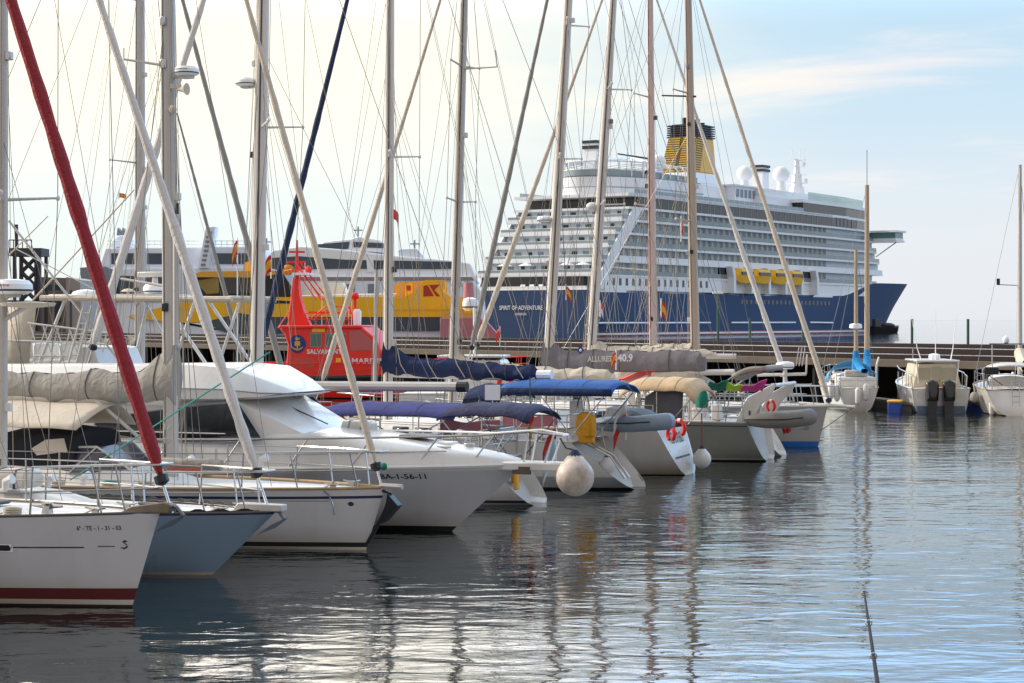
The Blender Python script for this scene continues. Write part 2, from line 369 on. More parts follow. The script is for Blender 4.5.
# ------------------------------------------------------------------ cruise ship
CS = thing('cruise_ship', 'large navy and white cruise ship with yellow funnel moored beyond the pier', 'cruise ship', (4.86, 463.97, 0), 57); CS.scale = (1, 1.065, 1)
def shw(s_): return 15.5*(1-max(0, (s_-.66)/.34)**2.3)**.72
def swl(s_): return 15.5*(.86+.14*min(1, s_/.06))*(1-max(0, (s_-.52)/.48)**1.9)**.9
def szt(s_):
    x = min(1, max(0, (s_*236-146)/30)); return 11+5.0*x*x*(3-2*x)*.85+.6*max(0, (s_-.75)/.25)
g = MB(); secs = []
for i in range(49):
    t = 1-(1-i/48)**1.2; zt = szt(t); zs = [-3, .35, .8, 1.1, 3.6, 6, 8.5, zt]
    row = []
    for z in zs:
        u = max(0, z/zt); hb = swl(t)+(shw(t)-swl(t))*u**(1.0 if t > .6 else .4)
        if z < 0: hb *= .9
        row.append((t*(217+15*u**1.3)-(1-t)*1.2*u, hb, z))
    secs.append(row)
nz = len(zs)
vs = []
for row in secs: vs += [(x, -y, z) for x, y, z in row]+[(x, y, z) for x, y, z in reversed(row)]
bandm = [RIM, FERW2, RIM, CRN, CRN, CRN, CRN]
n2 = 2*nz
for j in range(nz-1):
    a = [(i*n2+j, (i+1)*n2+j, (i+1)*n2+j+1, i*n2+j+1) for i in range(48)]
    b_ = [(i*n2+n2-1-j, i*n2+n2-2-j, (i+1)*n2+n2-2-j, (i+1)*n2+n2-1-j) for i in range(48)]
    if j == 0: g.add(vs, a+b_, bandm[j]); base = 0
    else:
        k = g.mi(bandm[j])
        for f in a+b_: g.f.append(f); g.m.append(k)
k = g.mi(CRN); g.f.append(tuple(range(n2))); g.m.append(k)
k = g.mi(DECKW)
for i in range(48): g.f.append((i*n2+nz-1, (i+1)*n2+nz-1, (i+1)*n2+nz, i*n2+nz)); g.m.append(k)
g.build('hull', CS, smooth=30)
g = MB(); g.tube([(3, -15.55, 3.2), (60, -15.55, 3.2)], .22, FERW2, 5); g.tube([(72, -15.55, 3.2), (112, -15.55, 3.2)], .22, FERW2, 5); g.tube([(122, -15.55, 3.2), (138, -15.55, 3.1)], .22, FERW2, 5); g.build('rubbing_strake', CS)
ZD = [11.05, 14.7, 18.2, 21.7, 25.0, 28.2, 31.3]; DS = [0, .8, 4.2, 7.6, 11, 14.2, 17.5]
def comb(d, f, ins, step, depth, x0):
    out = []
    base = plan(d, f, ins=ins); hb = 15.5-ins; st = [base[0]]; x = x0
    while x < 136: st += [(x, -hb), (x, -hb-depth), (x+.14, -hb-depth), (x+.14, -hb)]; x += step
    st += base[1:5]
    return st+[(x, -y) for x, y in reversed(st)]
def sfr(z): return min(189-(z-11)*.72, 171+(z-11)*2.2)
def plan(d, f, hb=15.5, ins=0.0):
    st = [(d, -hb+ins), (138, -hb+ins), (f-14, -hb*.94+ins), (f-1, -hb*.83+ins), (f, -hb*.7+ins)]
    return st+[(x, -y) for x, y in reversed(st)]
for k, z in enumerate(ZD):
    g = MB(); g.slab(plan(DS[k], sfr(z)), z-.55, z, CRW); dk = g.build('deck_slab', CS, smooth=0)
    top = ZD[k+1]-.42 if k < 6 else 34.0
    nd_ = DS[k+1] if k < 6 else 22
    g = MB(); g.slab(comb(nd_+1.6, sfr(z)-1, 1.1, 3.3, .8, DS[k]+11) if 0 < k < 6 else plan(nd_+1.6, sfr(z)-1, ins=.25), z, top, CRG if 0 < k < 6 else (CRW if k == 0 else CRD)); wall = g.build('cabin_wall', CS, smooth=0)
    if k in (0, 6): continue
    g = MB(); h = 1.15
    for sgn in (-1, 1):
        m = CRW if k == 2 else CRGB
        a = DS[k]+8.5
        y0, y1 = sorted((sgn*15.42, sgn*15.34))
        g.box(a, 138, y0, y1, z, z+h, m)
        f = sfr(z); g.add([(138, sgn*15.4, z), (f-14, sgn*15.5*.94-.08*sgn, z), (f-14, sgn*15.5*.94-.08*sgn, z+h), (138, sgn*15.4, z+h)], [(0, 1, 2, 3)], m)
        g.add([(f-14, sgn*15.5*.94-.08*sgn, z), (f-1, sgn*15.5*.83-.08*sgn, z), (f-1, sgn*15.5*.83-.08*sgn, z+h), (f-14, sgn*15.5*.94-.08*sgn, z+h)], [(0, 1, 2, 3)], m)
    g.build('balcony_rail', CS, smooth=0)
    g = MB(); g.box(DS[k]+.15, DS[k]+.3, -15.3, 15.3, z, z+.5, CRW); g.box(DS[k]+.18, DS[k]+.24, -15.3, 15.3, z+.5, z+1.1, CRGL)
    for sgn in (-1, 1): g.box(DS[k]+.2, DS[k]+6, min(sgn*15.38, sgn*15.3), max(sgn*15.38, sgn*15.3), z, z+1.1, CRGL)
    g.tube([(DS[k]+.18, -15.3, z+1.15), (DS[k]+.18, 15.3, z+1.15)], .07, CRW, 5)
    g.build('terrace_rail', CS, smooth=0)
    g = MB()
    for q in range(9):
        y = -12.5+q*3.0; g.box(nd_+1.5, nd_+1.58, y, y+(1.5 if q % 3 else 1.0), z+.1, z+2.2, FERG if q % 2 else CRD)
    g.build('terrace_window', CS, smooth=0)
g = MB()
for i in range(18): g.box(3+i*3.2, 4.1+i*3.2, -15.56, -15.4, 12.2, 13.9, CRD)
g.box(2, 66, -15.5, -15.2, 11.06, 14.3, CRW); g.build('promenade_windows', CS, smooth=0)
g = MB(); g.box(-.2, 1.5, -13.5, 13.5, 11.6, 14.2, CRD); g.build('stern_lounge_glazing', CS, smooth=0)
g = MB()
for y in (-3, -.6, 1.8): g.prism([(-.9, 11.1), (-.1, 11.1), (2.2, 15.2), (1.4, 15.2)], y, y+1.2, CRW)
g.build('stern_stairs', CS, smooth=0)
g = MB(); g.box(-.9, -.6, -14.5, 14.5, 10.9, 11.9, CRW); g.box(-.75, -.3, -14, 14, 8.4, 10.1, CRD); g.build('mooring_deck_opening', CS, smooth=0)
pr = [(.5, 11.2), (2.4, 14.7), (5.8, 18.2), (9, 21.7), (12.4, 25), (15.6, 28.2), (19, 31.3)]
for sg in (-1, 1): g = MB(); g.prism([(x+.8, z) for x, z in pr]+[(x+5.2, z) for x, z in reversed(pr)], min(sg*15.3, sg*15.75), max(sg*15.3, sg*15.75), CRW); g.build('stern_frame', CS, smooth=0)
for q in range(2):
    lettering('ship_name' if q == 0 else 'home_port', ('SPIRIT OF ADVENTURE', 'LONDON')[q], (11.5, 3.0)[q], (1.05, .6)[q], lambda u, v, q=q: (-.9-.0, (8.3, 4.1)[q]-u, (6.3, 5.0)[q]+v), LETW, CS, .012)
for q in range(12): pass
g = MB(); g.box(17, 150, -15.5, -15.3, 34.0, 34.7, CRW); g.slab(plan(17.5, sfr(33)), 33.9, 34.6, CRW); g.build('lido_deck', CS, smooth=0)
g = MB(); g.box(20, 118, -15.4, -15.33, 34.6, 35.7, CRGL); g.box(20, 118, 15.33, 15.4, 34.6, 35.7, CRGL)
for i in range(33): g.box(20+i*3, 20.12+i*3, -15.45, -15.3, 34.6, 35.8, CRW)
g.build('lido_rail', CS, smooth=0)
g = MB()
for i in range(38): g.box(23+i*3.6, 23.3+i*3.6, -15.3, -15.2, 31.3, 33.9, FERG)
g.build('lido_mullions', CS, smooth=0)
dr = [(44+24*math.cos(R(a)), 12.5*math.sin(R(a))) for a in range(90, 271, 12)]+[(62, -12.5), (62, 12.5)]
g = MB(); g.slab(dr, 34.6, 39.2, CRW); g.slab([(x+.8 if x < 60 else x-.5, y*.97) for x, y in dr], 39.2, 39.5, FERG); g.build('aft_house', CS, smooth=40)
g = MB(); g.slab([(x, y*1.02) for x, y in dr], 36.6, 36.8, CRGL); g.build('aft_house_band', CS)
cg = MB()
for a in range(90, 271, 12):
    x, y = 42+20*math.cos(R(a)), 11.5*math.sin(R(a)); cg.tube([(x, y, 39.4), (x, y, 43.2), (42, y*.3, 45.2)], 0.21, CRW, 5)
for z in (41.2, 43.2): cg.tube([(42+20*math.cos(R(a)), 11.5*math.sin(R(a)), z) for a in range(90, 271, 9)], 0.19, CRW, 5)
for x in (46, 50, 54, 58):
    cg.tube([(x, -11.5, 39.4), (x, -11.6, 42), (x, -10.4, 43.4), (x, 0, 44.2), (x, 10.4, 43.4), (x, 11.6, 42), (x, 11.5, 39.4)], 0.21, CRW, 5)
cg.build('canopy_frame', CS)
g = MB(); g.slab([(x*.98+.7, y*.9) for x, y in dr], 39.5, 41.0, CRGL); g.build('canopy_glass', CS)
g = MB(); g.slab([(26.7, -1.7), (30.3, -1.7), (30.3, 1.7), (26.7, 1.7)], 39, 46.6, FERW2); g.box(26.4, 30.6, -2, 2, 46.6, 47.4, CRB); g.box(26.6, 30.4, -1.8, 1.8, 47.4, 48.0, FERW2); g.box(26.4, 30.6, -2, 2, 48.0, 48.7, CRB); g.build('galley_vent', CS, smooth=0)
def radome(s_, z, r, y=0, zb=34.6):
    g = MB(); g.ball((s_, y, z), r, r, r, CRW, 20, 12); g.build('radome', CS)
    g = MB(); g.lathe([(r*.62, zb), (r*.45, z-r*.8)], (s_, y, 0), CRW, 12); g.build('radome_pedestal', CS)
radome(62, 45.6, 2.05, zb=39.2); radome(113.6, 45.9, 2.25, zb=40.5); radome(138, 47.2, 2.4, zb=40.5)
# funnel
fx = 79
g = MB(); g.slab([(fx-11, -6.5), (fx+11, -6.5), (fx+11, 6.5), (fx-11, 6.5)], 34.6, 40.5, CRW)
def frus(mb, a0, a1, b, z0, c0, c1, d, z1, m):
    mb.add([(a0,-b,z0),(a1,-b,z0),(a1,b,z0),(a0,b,z0),(c0,-d,z1),(c1,-d,z1),(c1,d,z1),(c0,d,z1)], [(0,3,2,1),(4,5,6,7),(0,1,5,4),(1,2,6,5),(2,3,7,6),(3,0,4,7)], m)
frus(g, fx-9, fx+8.5, 5.8, 40.5, fx-7.2, fx+7.6, 5, 43.6, CRW); g.build('funnel_base', CS, bevel=.3)
g = MB(); frus(g, fx-6.6, fx+7.2, 4.7, 43.6, fx-3.0, fx+6.4, 4.2, 53.3, CRY); fn_ = g.build('funnel', CS, bevel=.35)
g = MB()
for i in range(15):
    q = i/14.5; x = fx-6.6+3.6*q; z = 43.9+9.3*q; b = 4.7-.5*q
    g.box(x-.45, x+.1, -b*.92, -b*.1, z, z+.3, CRY); g.box(x-.45, x+.1, b*.1, b*.92, z, z+.3, CRY); g.box(x-.3, x+.12, -b*.92, b*.92, z+.3, z+.62, CRLV)
    g.box(x+.2, x+4.0, -b-.12, -b+.05, z, z+.3, CRY); g.box(x+.2, x+3.9, -b-.06, -b+.05, z+.3, z+.62, CRLV)
g.build('louvre', fn_, smooth=0)
g = MB()
for i in range(6): q = i*.62; frus(g, fx-3.4+q*.1, fx+6.8-q*.1, 4.5, 53.3+q, fx-3.4+q*.1, fx+6.8-q*.1, 4.5, 53.65+q, CRB)
frus(g, fx-2.6, fx+6, 3.8, 53.3, fx-2.3, fx+5.6, 3.5, 57.0, CRB)
for x, y, h in ((fx-1.2, -1, 60.0), (fx+.6, 1.2, 59), (fx+2.5, -1.4, 58.6), (fx+4.4, 1, 58.2), (fx+5, -1.5, 57.8)): g.lathe([(.75, 56), (.75, h)], (x, y, 0), CRB, 10)
g.build('funnel_cap', fn_)
g = MB(); g.slab([(88, -9), (101, -9), (101, 9), (88, 9)], 34.6, 40.6, CRW); g.box(87, 102, -9.6, 9.6, 40.6, 41.0, CRW)
for i in range(5): g.box(89+i*2.5, 90.6+i*2.5, -9.12, -8.9, 37.6, 39.8, FERG)
g.build('mid_house', CS, smooth=0)
g = MB(); g.slab([(100, -12.5), (166, -11), (166, 11), (100, 12.5)], 34.6, 38.4, CRW); g.slab([(101, -11.5), (156, -10.5), (156, 10.5), (101, 11.5)], 38.4, 40.5, CRW); g.build('forward_house', CS, smooth=0)
g = MB(); g.slab([(118, -15.2), (150, -14.6), (sfr(36)-1, -12.4), (sfr(36)-1, 12.4), (150, 14.6), (118, 15.2)], 34.6, 37.3, CRD); g.build('forward_lounge_glazing', CS, smooth=0)
g = MB(); g.slab([(117, -15.5), (150, -15), (sfr(38), -12.8), (sfr(38), 12.8), (150, 15), (117, 15.5)], 37.3, 38.2, CRW); g.build('forward_roof', CS, smooth=0)
GLG = mat('sun deck green glass', '#a9c6c2', .1, var=.05, alpha=.55)
g = MB(); zz = 38.2
ol = [(122, -15), (150, -14.4), (sfr(38)-1, -12.2), (sfr(38)-.6, 0), (sfr(38)-1, 12.2), (150, 14.4), (122, 15)]
for (xa, ya), (xb, yb) in zip(ol, ol[1:]): g.add([(xa, ya, zz), (xb, yb, zz), (xb, yb, zz+2.3), (xa, ya, zz+2.3)], [(0, 1, 2, 3)], GLG)
g.build('windbreak_glass', CS, smooth=0, solid=.06)
g = MB()
for (z0, z1, r0, r1) in ((40.5, 44, 2.6, 2.2), (44, 48, 1.7, 1.4), (48, 52.5, 1.0, .7)): g.lathe([(r0, z0), (r1, z1)], (149, 0, 0), CRW, 8)
for z, r in ((45, 3.2), (47.5, 2.6), (50, 2.3), (52, 2.6)): g.box(149-.5, 149+.5, -r, r, z, z+.35, CRW); g.box(149-r, 149+r, -.4, .4, z+.1, z+.4, CRW)
for y in (-2.4, 2.2, -1, 1.4): g.tube([(149, y, 52), (149, y, 55.5)], .08, CRW, 4)
for y, z in ((-2.8, 46), (2.6, 48.5), (-2.2, 51)): g.ball((149, y, z), .6, .6, .6, CRW, 8, 6)
g.build('radar_mast', CS)
g = MB(); g.slab([(121.8, -1.6), (126, -1.6), (126, 1.6), (121.8, 1.6)], 40.5, 47, CRW); g.box(121.5, 126.3, -1.9, 1.9, 47, 47.7, CRB); g.box(121.5, 126.3, -1.9, 1.9, 48.2, 48.9, CRB); g.box(121.8, 126, -1.6, 1.6, 47.7, 48.2, CRW); g.build('forward_vent', CS, smooth=0)
g = MB(); g.slab([(175, -20), (182, -20), (182, 20), (175, 20)], 27.9, 28.5, CRW); g.slab([(174.6, -20.3), (182.5, -20.3), (182.5, 20.3), (174.6, 20.3)], 30.9, 31.5, CRW); g.slab([(175.3, -19.7), (181.7, -19.7), (181.7, 19.7), (175.3, 19.7)], 28.5, 29.1, CRW)
g.tube([(178, -19, 28), (177, -13, 23.5)], .2, CRW, 5); bw = g.build('bridge_wing', CS, smooth=0)
g = MB(); g.slab([(175.4, -19.6), (181.6, -19.6), (181.6, 19.6), (175.4, 19.6)], 29.1, 30.9, mat('bridge glass', '#5f8d8c', .1, scale=.3)); g.build('bridge_windows', bw, smooth=0)
for i in range(6):
    g = MB(); g.box(70+i*10.6, 71.4+i*10.6, -17.2, -14.5, 11.1, 15.3, CRW); g.prism([(70+i*10.6, 15.3), (71.4+i*10.6, 15.3), (70.4+i*10.6, 18), (69+i*10.6, 18)], -17.2, -15.4, CRW)
    g.build('davit', CS, smooth=0)
g = MB(); g.box(66, 126, -15.2, -13.4, 11.1, 17.7, CRD); g.build('boat_deck_recess', CS, smooth=0)
g = MB(); g.box(126, 165, -15.1, -14.0, 11.1, 13.9, CRW); g.build('forward_bulwark', CS, smooth=0)
def lifeboat(lx, label):
    t = thing('lifeboat', label, 'lifeboat', (5.7+lx*math.cos(R(57))+16.9*math.sin(R(57)), 463.5+lx*math.sin(R(57))-16.9*math.cos(R(57)), 13.6), 57, 'yellow lifeboats along the cruise ship side')
    t.scale = (1.06, 1, 1.15)
    g = MB(); g.shell([(-4.6, [(.2, 1.0), (.2, 1.9), (0, 1.9)]), (-3.6, [(.8, .3), (1.4, 1.9), (0, 1.9)]), (0, [(1.0, 0), (1.7, 1.9), (0, 1.9)]), (3.6, [(.8, .3), (1.4, 1.9), (0, 1.9)]), (4.6, [(.2, 1.0), (.2, 1.9), (0, 1.9)])], YEL); g.build('hull', t)
    g = MB(); g.shell([(-4.3, [(.5, 1.9), (.4, 2.2), (0, 2.4)]), (-3, [(1.5, 1.9), (1.2, 3.2), (0, 3.5)]), (3, [(1.5, 1.9), (1.2, 3.2), (0, 3.5)]), (4.3, [(.5, 1.9), (.4, 2.2), (0, 2.4)])], YEL); g.build('canopy', t)
    g = MB(); g.box(-3.2, 3.2, -1.66, -1.3, 1.95, 2.7, CRD); g.build('window_band', t)
for lx, lb in ((76.1, 'aftmost yellow lifeboat on the cruise ship, half behind the leaning furled sail'), (86.7, 'second yellow lifeboat from the stern of the cruise ship'), (97.3, 'third yellow lifeboat from the stern of the cruise ship, behind the right leaning furled sail'), (107.9, 'foremost yellow lifeboat, nearest the cruise ship bow')):
    lifeboat(lx, lb)
def parasol(lx, ly, z, label):
    c, s_ = math.cos(R(57)), math.sin(R(57)); t = thing('parasol', label, 'parasol', (5.7+lx*c-ly*s_, 463.5+lx*s_+ly*c, z), 57, 'white parasols on the ship terraces')
    g = MB(); g.lathe([(2.0, 2.2), (.1, 3.0)], (0, 0, 0), FERW2, 8); g.build('canopy', t, smooth=0)
    g = MB(); g.tube([(0, 0, 0), (0, 0, 2.9)], .06, FERG, 5); g.build('pole', t)
for i, (ly, q) in enumerate(((10.5, 1), (4.5, 1), (-7, 1), (-11.5, 1))):
    parasol(DS[1]+1.9, ly, ZD[1], ('white parasol on the lowest stern terrace of the cruise ship, nearest its far corner', 'white parasol on the lowest stern terrace of the cruise ship, second from the far corner', 'white parasol on the lowest stern terrace of the cruise ship, second from the near corner', 'white parasol on the lowest stern terrace of the cruise ship, nearest its near corner')[i])
for i in range(22):
    g = MB(); g.box(78+i*2.7, 79.1+i*2.7, -15.53, -15.4, 8.2, 9.3, CRD); g.build('porthole', CS, smooth=0)
# work barge at the ship's bow
wb = thing('work_barge', 'low black barge with a dark tower by the cruise ship bow', 'barge', ((884-512)*588/F, 588, 0), 20)
g = MB(); g.shell([(-4.5, [(1.6, -.3), (2.4, 1.8), (0, 2.0)]), (3.5, [(1.6, -.3), (2.4, 1.8), (0, 2.0)]), (4.6, [(.6, .6), (1.0, 2.2), (0, 2.3)])], BLK); g.build('hull', wb)
g = MB(); g.box(-3.6, -1.4, -1, 1, 1.9, 4.2, mat('barge grey', '#4c5258', .6)); g.build('wheelhouse', wb, bevel=.1)
g = MB(); g.ball((1.4, 0, 2.2), 2.4, 1.4, .9, BLK); g.build('fender_heap', wb)
# ------------------------------------------------------------------ boats: shared builders
def cl(v, a, b): return max(a, min(b, v))
class Hull:
    def __init__(s, L, B, fbow, fst, rb, rs, sf=.72, tm=.42, wl=.86, full=.85, sheer=1.7, vee=.38, tuck=.62):
        s.tuck = tuck
        s.Ln, s.B, s.fbow, s.fst, s.rb, s.rs, s.sf, s.tm, s.wl, s.full, s.sheer, s.vee = L, B, fbow, fst, rb, rs, sf, tm, wl, full, sheer, vee
    def fb(s, t): return s.fst+(s.fbow-s.fst)*t**s.sheer
    def bt(s, t):
        if t < s.tm: return s.B/2*(1-(1-s.sf)*((s.tm-t)/s.tm)**2)
        v = (t-s.tm)/(1-s.tm); return s.B/2*max(0, 1-v**2.2)**s.full
    def half(s, t, z):
        u = cl(z/s.fb(t), -.6, 1); k = s.wl-(s.wl-s.vee)*max(0, (t-.5)/.5)**1.4; e = .75
        if t < .3 and s.tuck:
            q = (1-t/.3)**1.5; k = k*(1-s.tuck*q); e = .75-.25*q
        return s.bt(t)*(k+(1-k)*max(u, 0)**e if u > 0 else k*max(.02, 1+u*(1.3+4*s.tuck*max(0, 1-t/.3))))
    def X(s, t, z):
        u = cl(z/s.fb(t), -.6, 1.0); st = -s.Ln/2+(s.rs*u if s.rs >= 0 else -s.rs*(1-u))
        return st+t*(s.Ln/2-s.rb*(1-u)-st)
    def tx(s, x, z):
        a, b = 0, 1
        for _ in range(30):
            m = (a+b)/2
            if s.X(m, z) < x: a = m
            else: b = m
        return a
    def P(s, x, z, side, off=0.0):               # point on the skin at x,z
        t = s.tx(x, z); return (x, side*(s.half(t, z)+off), z)
    def E(s, t, side, dz=0, ins=0): z = s.fb(t); return (s.X(t, z), side*max(0, s.half(t, z)-ins), z+dz)
    def ex(s, x, side, dz=0, ins=0):
        a, b = 0, 1
        for _ in range(30):
            m = (a+b)/2
            if s.X(m, s.fb(m)) < x: a = m
            else: b = m
        return s.E(a, side, dz, ins)
    def build(s, root, bands, nst=36):
        """bands: (upper height, material); heights below .5 are metres, 'f' ones a fraction of the freeboard"""
        lv = [-.28]; ms = []
        prev = -.28
        for top, m in bands:
            if isinstance(top, tuple):
                n = 5 if top[1]-(prev if isinstance(prev, float) and prev > .5 else .2) > .3 else 2
                lo = prev
                for i in range(1, n+1): lv.append(('i', lo, top[1], i/n)); ms.append(m)
                prev = ('f', top[1])
            else: lv.append(top); ms.append(m); prev = top
        def zz(l, t):
            if not isinstance(l, tuple): return l
            _, lo, hi, q = l; f = s.fb(t); lo = lo[1]*f if isinstance(lo, tuple) else lo
            return lo+(hi*f-lo)*q
        g = MB(); ts = [1-(1-i/nst)**1.35 for i in range(nst+1)]; n = len(lv); vs = []
        for side in (-1, 1):
            for t in ts:
                for l in lv: z = zz(l, t); vs.append((s.X(t, z), side*s.half(t, z), z))
        for j in range(n-1):
            fs = []
            for q in range(2):
                o = q*(nst+1)*n
                for i in range(nst): fs.append((o+i*n+j, o+(i+1)*n+j, o+(i+1)*n+j+1, o+i*n+j+1))
            if j == 0: g.add(vs, fs, ms[j])
            else:
                k = g.mi(ms[j]); g.f += fs; g.m += [k]*len(fs)
        ho = g.build('hull', root, smooth=40)
        g = MB(); k = 8
        g.sheet(lambda u, v: (lambda p, q: (p[0], p[1]+(q[1]-p[1])*v, p[2]-.03+.07*math.sin(math.pi*v)*min(1, abs(p[1]))))(s.E(u*.995, -1, ins=.015), s.E(u*.995, 1, ins=.015)), nst, k, DECKW)
        g.build('deck', root)
        return ho
    def transom(s, root, m, rim=.09, depth=.22, inner=None):
        n = 12; pts = []
        for i in range(n+1): z = -.1+(s.fst+.1)*i/n; pts.append((s.X(0, z)-.006, s.half(0, z), z))
        pts += [(x, -y, z) for x, y, z in reversed(pts)]
        bm = bmesh.new(); f = bm.faces.new([bm.verts.new(p) for p in pts])
        bmesh.ops.inset_individual(bm, faces=[f], thickness=rim); bmesh.ops.inset_individual(bm, faces=[f], thickness=.03)
        for v in f.verts: v.co.x += depth; v.co.z += .02
        me = bpy.data.meshes.new('transom'); f.material_index = 1 if inner else 0
        bm.to_mesh(me); bm.free(); me.materials.append(m)
        if inner: me.materials.append(inner)
        o = bpy.data.objects.new('transom', me); col.objects.link(o); o.parent = root; return o
    def rail(s, root, m, r=.03, t0=0, t1=.995, name='toe_rail', dz=.01):
        g = MB()
        for side in (-1, 1): g.tube([s.E(t0+(t1-t0)*i/30, side, dz, .01) for i in range(31)], r, m, 6)
        return g.build(name, root)
def lines(s, root, ts, h=.6, t_bow=.9, t_stern=0.05):
    for side in (-1, 1):
        g = MB()
        for z in (h*.5, h): g.tube([s.E(t, side, z, .06) for t in [t_stern]+ts+[t_bow]], .007, WIRE, 4)
        g.build('lifeline', root)
        for t in ts:
            g = MB(); g.tube([s.E(t, side, 0, .06), s.E(t, side, h, .06)], .014, STEEL, 6); g.build('stanchion', root)
def pulpit(s, root, t0=.84, h=.62, over=.12, mid=True, m=None):
    m = m or STEEL; g = MB()
    tt = [t0, t0+.05, t0+.1, .97]
    tip = s.X(1, s.fbow)+over
    top = [s.E(t, -1, h, .03) for t in tt if t <= .97]+[(tip, -.16, s.fbow+h), (tip, .16, s.fbow+h)]+[s.E(t, 1, h, .03) for t in reversed(tt) if t <= .97]
    g.tube([s.E(t0-.004, -1, 0, .05)]+top+[s.E(t0-.004, 1, 0, .05)], .016, m, 6)
    if mid:
        mm = [s.E(t, -1, h*.5, .04) for t in tt]+[(tip-.12, 0, s.fbow+h*.5)]+[s.E(t, 1, h*.5, .04) for t in reversed(tt)]; g.tube(mm, .012, m, 5)
    for t in (t0+.075, .965):
        for side in (-1, 1):
            a = s.E(t, side, 0, .05); b = s.E(min(.97, t-.01), side, h, .03); g.tube([a, b], .014, m, 5)
    return g.build('pulpit', root)
def pushpit(s, root, h=.62):
    g = MB()
    for z in (h*.5, h): g.tube([s.E(t, -1, z, .06) for t in (.16, .1, .05, .012)]+[s.E(t, 1, z, .06) for t in (.012, .05, .1, .16)], .014, STEEL, 6)
    for side in (-1, 1):
        for t in (.012, .08, .16): g.tube([s.E(t, side, 0, .06), s.E(t, side, h, .06)], .014, STEEL, 6)
    return g.build('pushpit', root)
def deck_gear(s, root, seed):
    rd = random.Random(seed)
    for i in range(3):
        t = rd.uniform(.5, .85); e = s.E(t, -1, 0, .22); r_ = rd.uniform(.11, .16); g = MB()
        for k in range(3): g.tube([(e[0]+r_*math.cos(a*.6283), e[1]+r_*math.sin(a*.6283), e[2]+.03+.03*k) for a in range(10)], .018, rd.choice((ROPE, ROPE, ROPEG, FENW)), 5, closed=True)
        g.build('rope_coil', root)
    for i in range(2):
        e = s.E(rd.uniform(.55, .8), 0, 0); g = MB(); g.tube([(e[0], .3-.6*i, e[2]+.3), (e[0], .3-.6*i, e[2]+.42), (e[0]+.12, .3-.6*i, e[2]+.46)], [.05, .05, .07], FENW, 8); g.build('dorade_vent', root)
    for side in (-1, 1):
        for t in (.08, .93):
            e = s.E(t, side, .02, .12); g = MB(); g.tube([(e[0]-.16, e[1], e[2]+.07), (e[0]-.06, e[1], e[2]+.05), (e[0]+.06, e[1], e[2]+.05), (e[0]+.16, e[1], e[2]+.07)], .016, STEEL, 5); g.box(e[0]-.05, e[0]+.05, e[1]-.02, e[1]+.02, e[2]-.02, e[2]+.05, STEEL); g.build('cleat', root)
    e0 = s.E(.93, -1, .08, .1); wires(root, [(e0, (e0[0]-2.6, e0[1]-.55, .05))], .011, ROPE, 'mooring_line')
def coachroof(s, root, x0, x1, h, frac=.62, m=None, win=True, wm=None, slope=.9, n=4):
    """x0 aft end, x1 forward end"""
    m = m or DECKW; sts = []; deck_gear(s, root, int(s.Ln*97+s.fbow*31))
    for q, hh in ((0, 1.0), (.25, 1.03), (.55, .97), (.8, .75), (1.0, .12)):
        x = x0+(x1-x0)*q; e = s.ex(x, 1); b = e[1]*frac*(1-.25*q*q); z = e[2]-.05
        sts.append((x, [(b, z), (b-.06, z+h*hh*.8), (b-.16, z+h*hh*.97), (b*.4, z+h*hh*1.06+.02), (0, z+h*hh*1.1+.03)]))
    g = MB(); g.shell(sts, m); c = g.build('coachroof', root, smooth=50)
    if win:
        for i in range(n):
            q0 = .06+i*.62/n; q1 = q0+.62/n*.72
            for side in (-1, 1):
                g = MB(); vs = []
                for q in (q0, q1):
                    x = x0+(x1-x0)*q; e = s.ex(x, 1); b = e[1]*frac*(1-.25*q*q); z = e[2]-.05
                    vs += [(x, side*(b-.012+.012), z+h*.28), (x, side*(b-.034+.012), z+h*.66)]
                g.add(vs, [(0, 1, 3, 2)], wm or GLASS); g.build('window', c, solid=.012)
    return c
def canopy(root, name, x0, x1, w, z, rise, m, drop=(.0, .0), thick=.03, lx=.12, posts=True, zdeck=None, fm=None, tilt=0.0):
    def fn(u, v):
        y = (v*2-1); e = abs(y); q = u*2-1
        zz = z+rise*(1-e**2.4)-.10*e**6+tilt*(u-.5)-lx*abs(q)**4
        if u < .12: zz -= drop[0]*(1-u/.12)
        if u > .88: zz -= drop[1]*((u-.88)/.12)
        zz += .012*math.sin(u*19+y*3)
        return (x0+(x1-x0)*u, y*w, zz)
    g = MB(); g.sheet(fn, 16, 12, m); c = g.build(name, root, solid=thick)
    for u in (.27, .5, .73):
        sm = MB(); sm.tube([(lambda p: (p[0], p[1], p[2]+thick*.5))(fn(u, j/12)) for j in range(13)], .008, CVD, 4); sm.build('seam', c)
    if posts:
        for u in (.06, .5, .94):
            g = MB(); arc = [fn(u, v/10) for v in range(11)]; xb = (x0+x1)/2+(u-.5)*(x1-x0)*.25; zb = zdeck if zdeck is not None else z-1.1
            g.tube([(xb, -w*.98, zb)]+[(p[0], p[1], p[2]-.03) for p in arc]+[(xb, w*.98, zb)], .016, fm or STEEL, 6); g.build('frame', c)
    return c
def furled(root, a, b, r, m, name='furled_sail', seed=1, taper=.35):
    a, b = Vector(a), Vector(b); n = 64; pts = []; rs = []; rd = random.Random(seed); d = (b-a)
    side = d.cross(Vector((0, 1, 0))).normalized()
    for i in range(n+1):
        q = i/n; sag = math.sin(math.pi*q)*.02*d.length*.15
        k = min(1, q/.02+.45)*(1-(1-taper)*max(0, (q-.25)/.75)); pts.append(a+d*q+Vector((0, 0, -sag)))
        rs.append(max(.012, r*k*(1+.08*math.sin(i*1.9+seed)+.05*rd.uniform(-1, 1))))
    g = MB(); g.tube(pts, rs, m, 10); fs = g.build(name, root)
    return fs
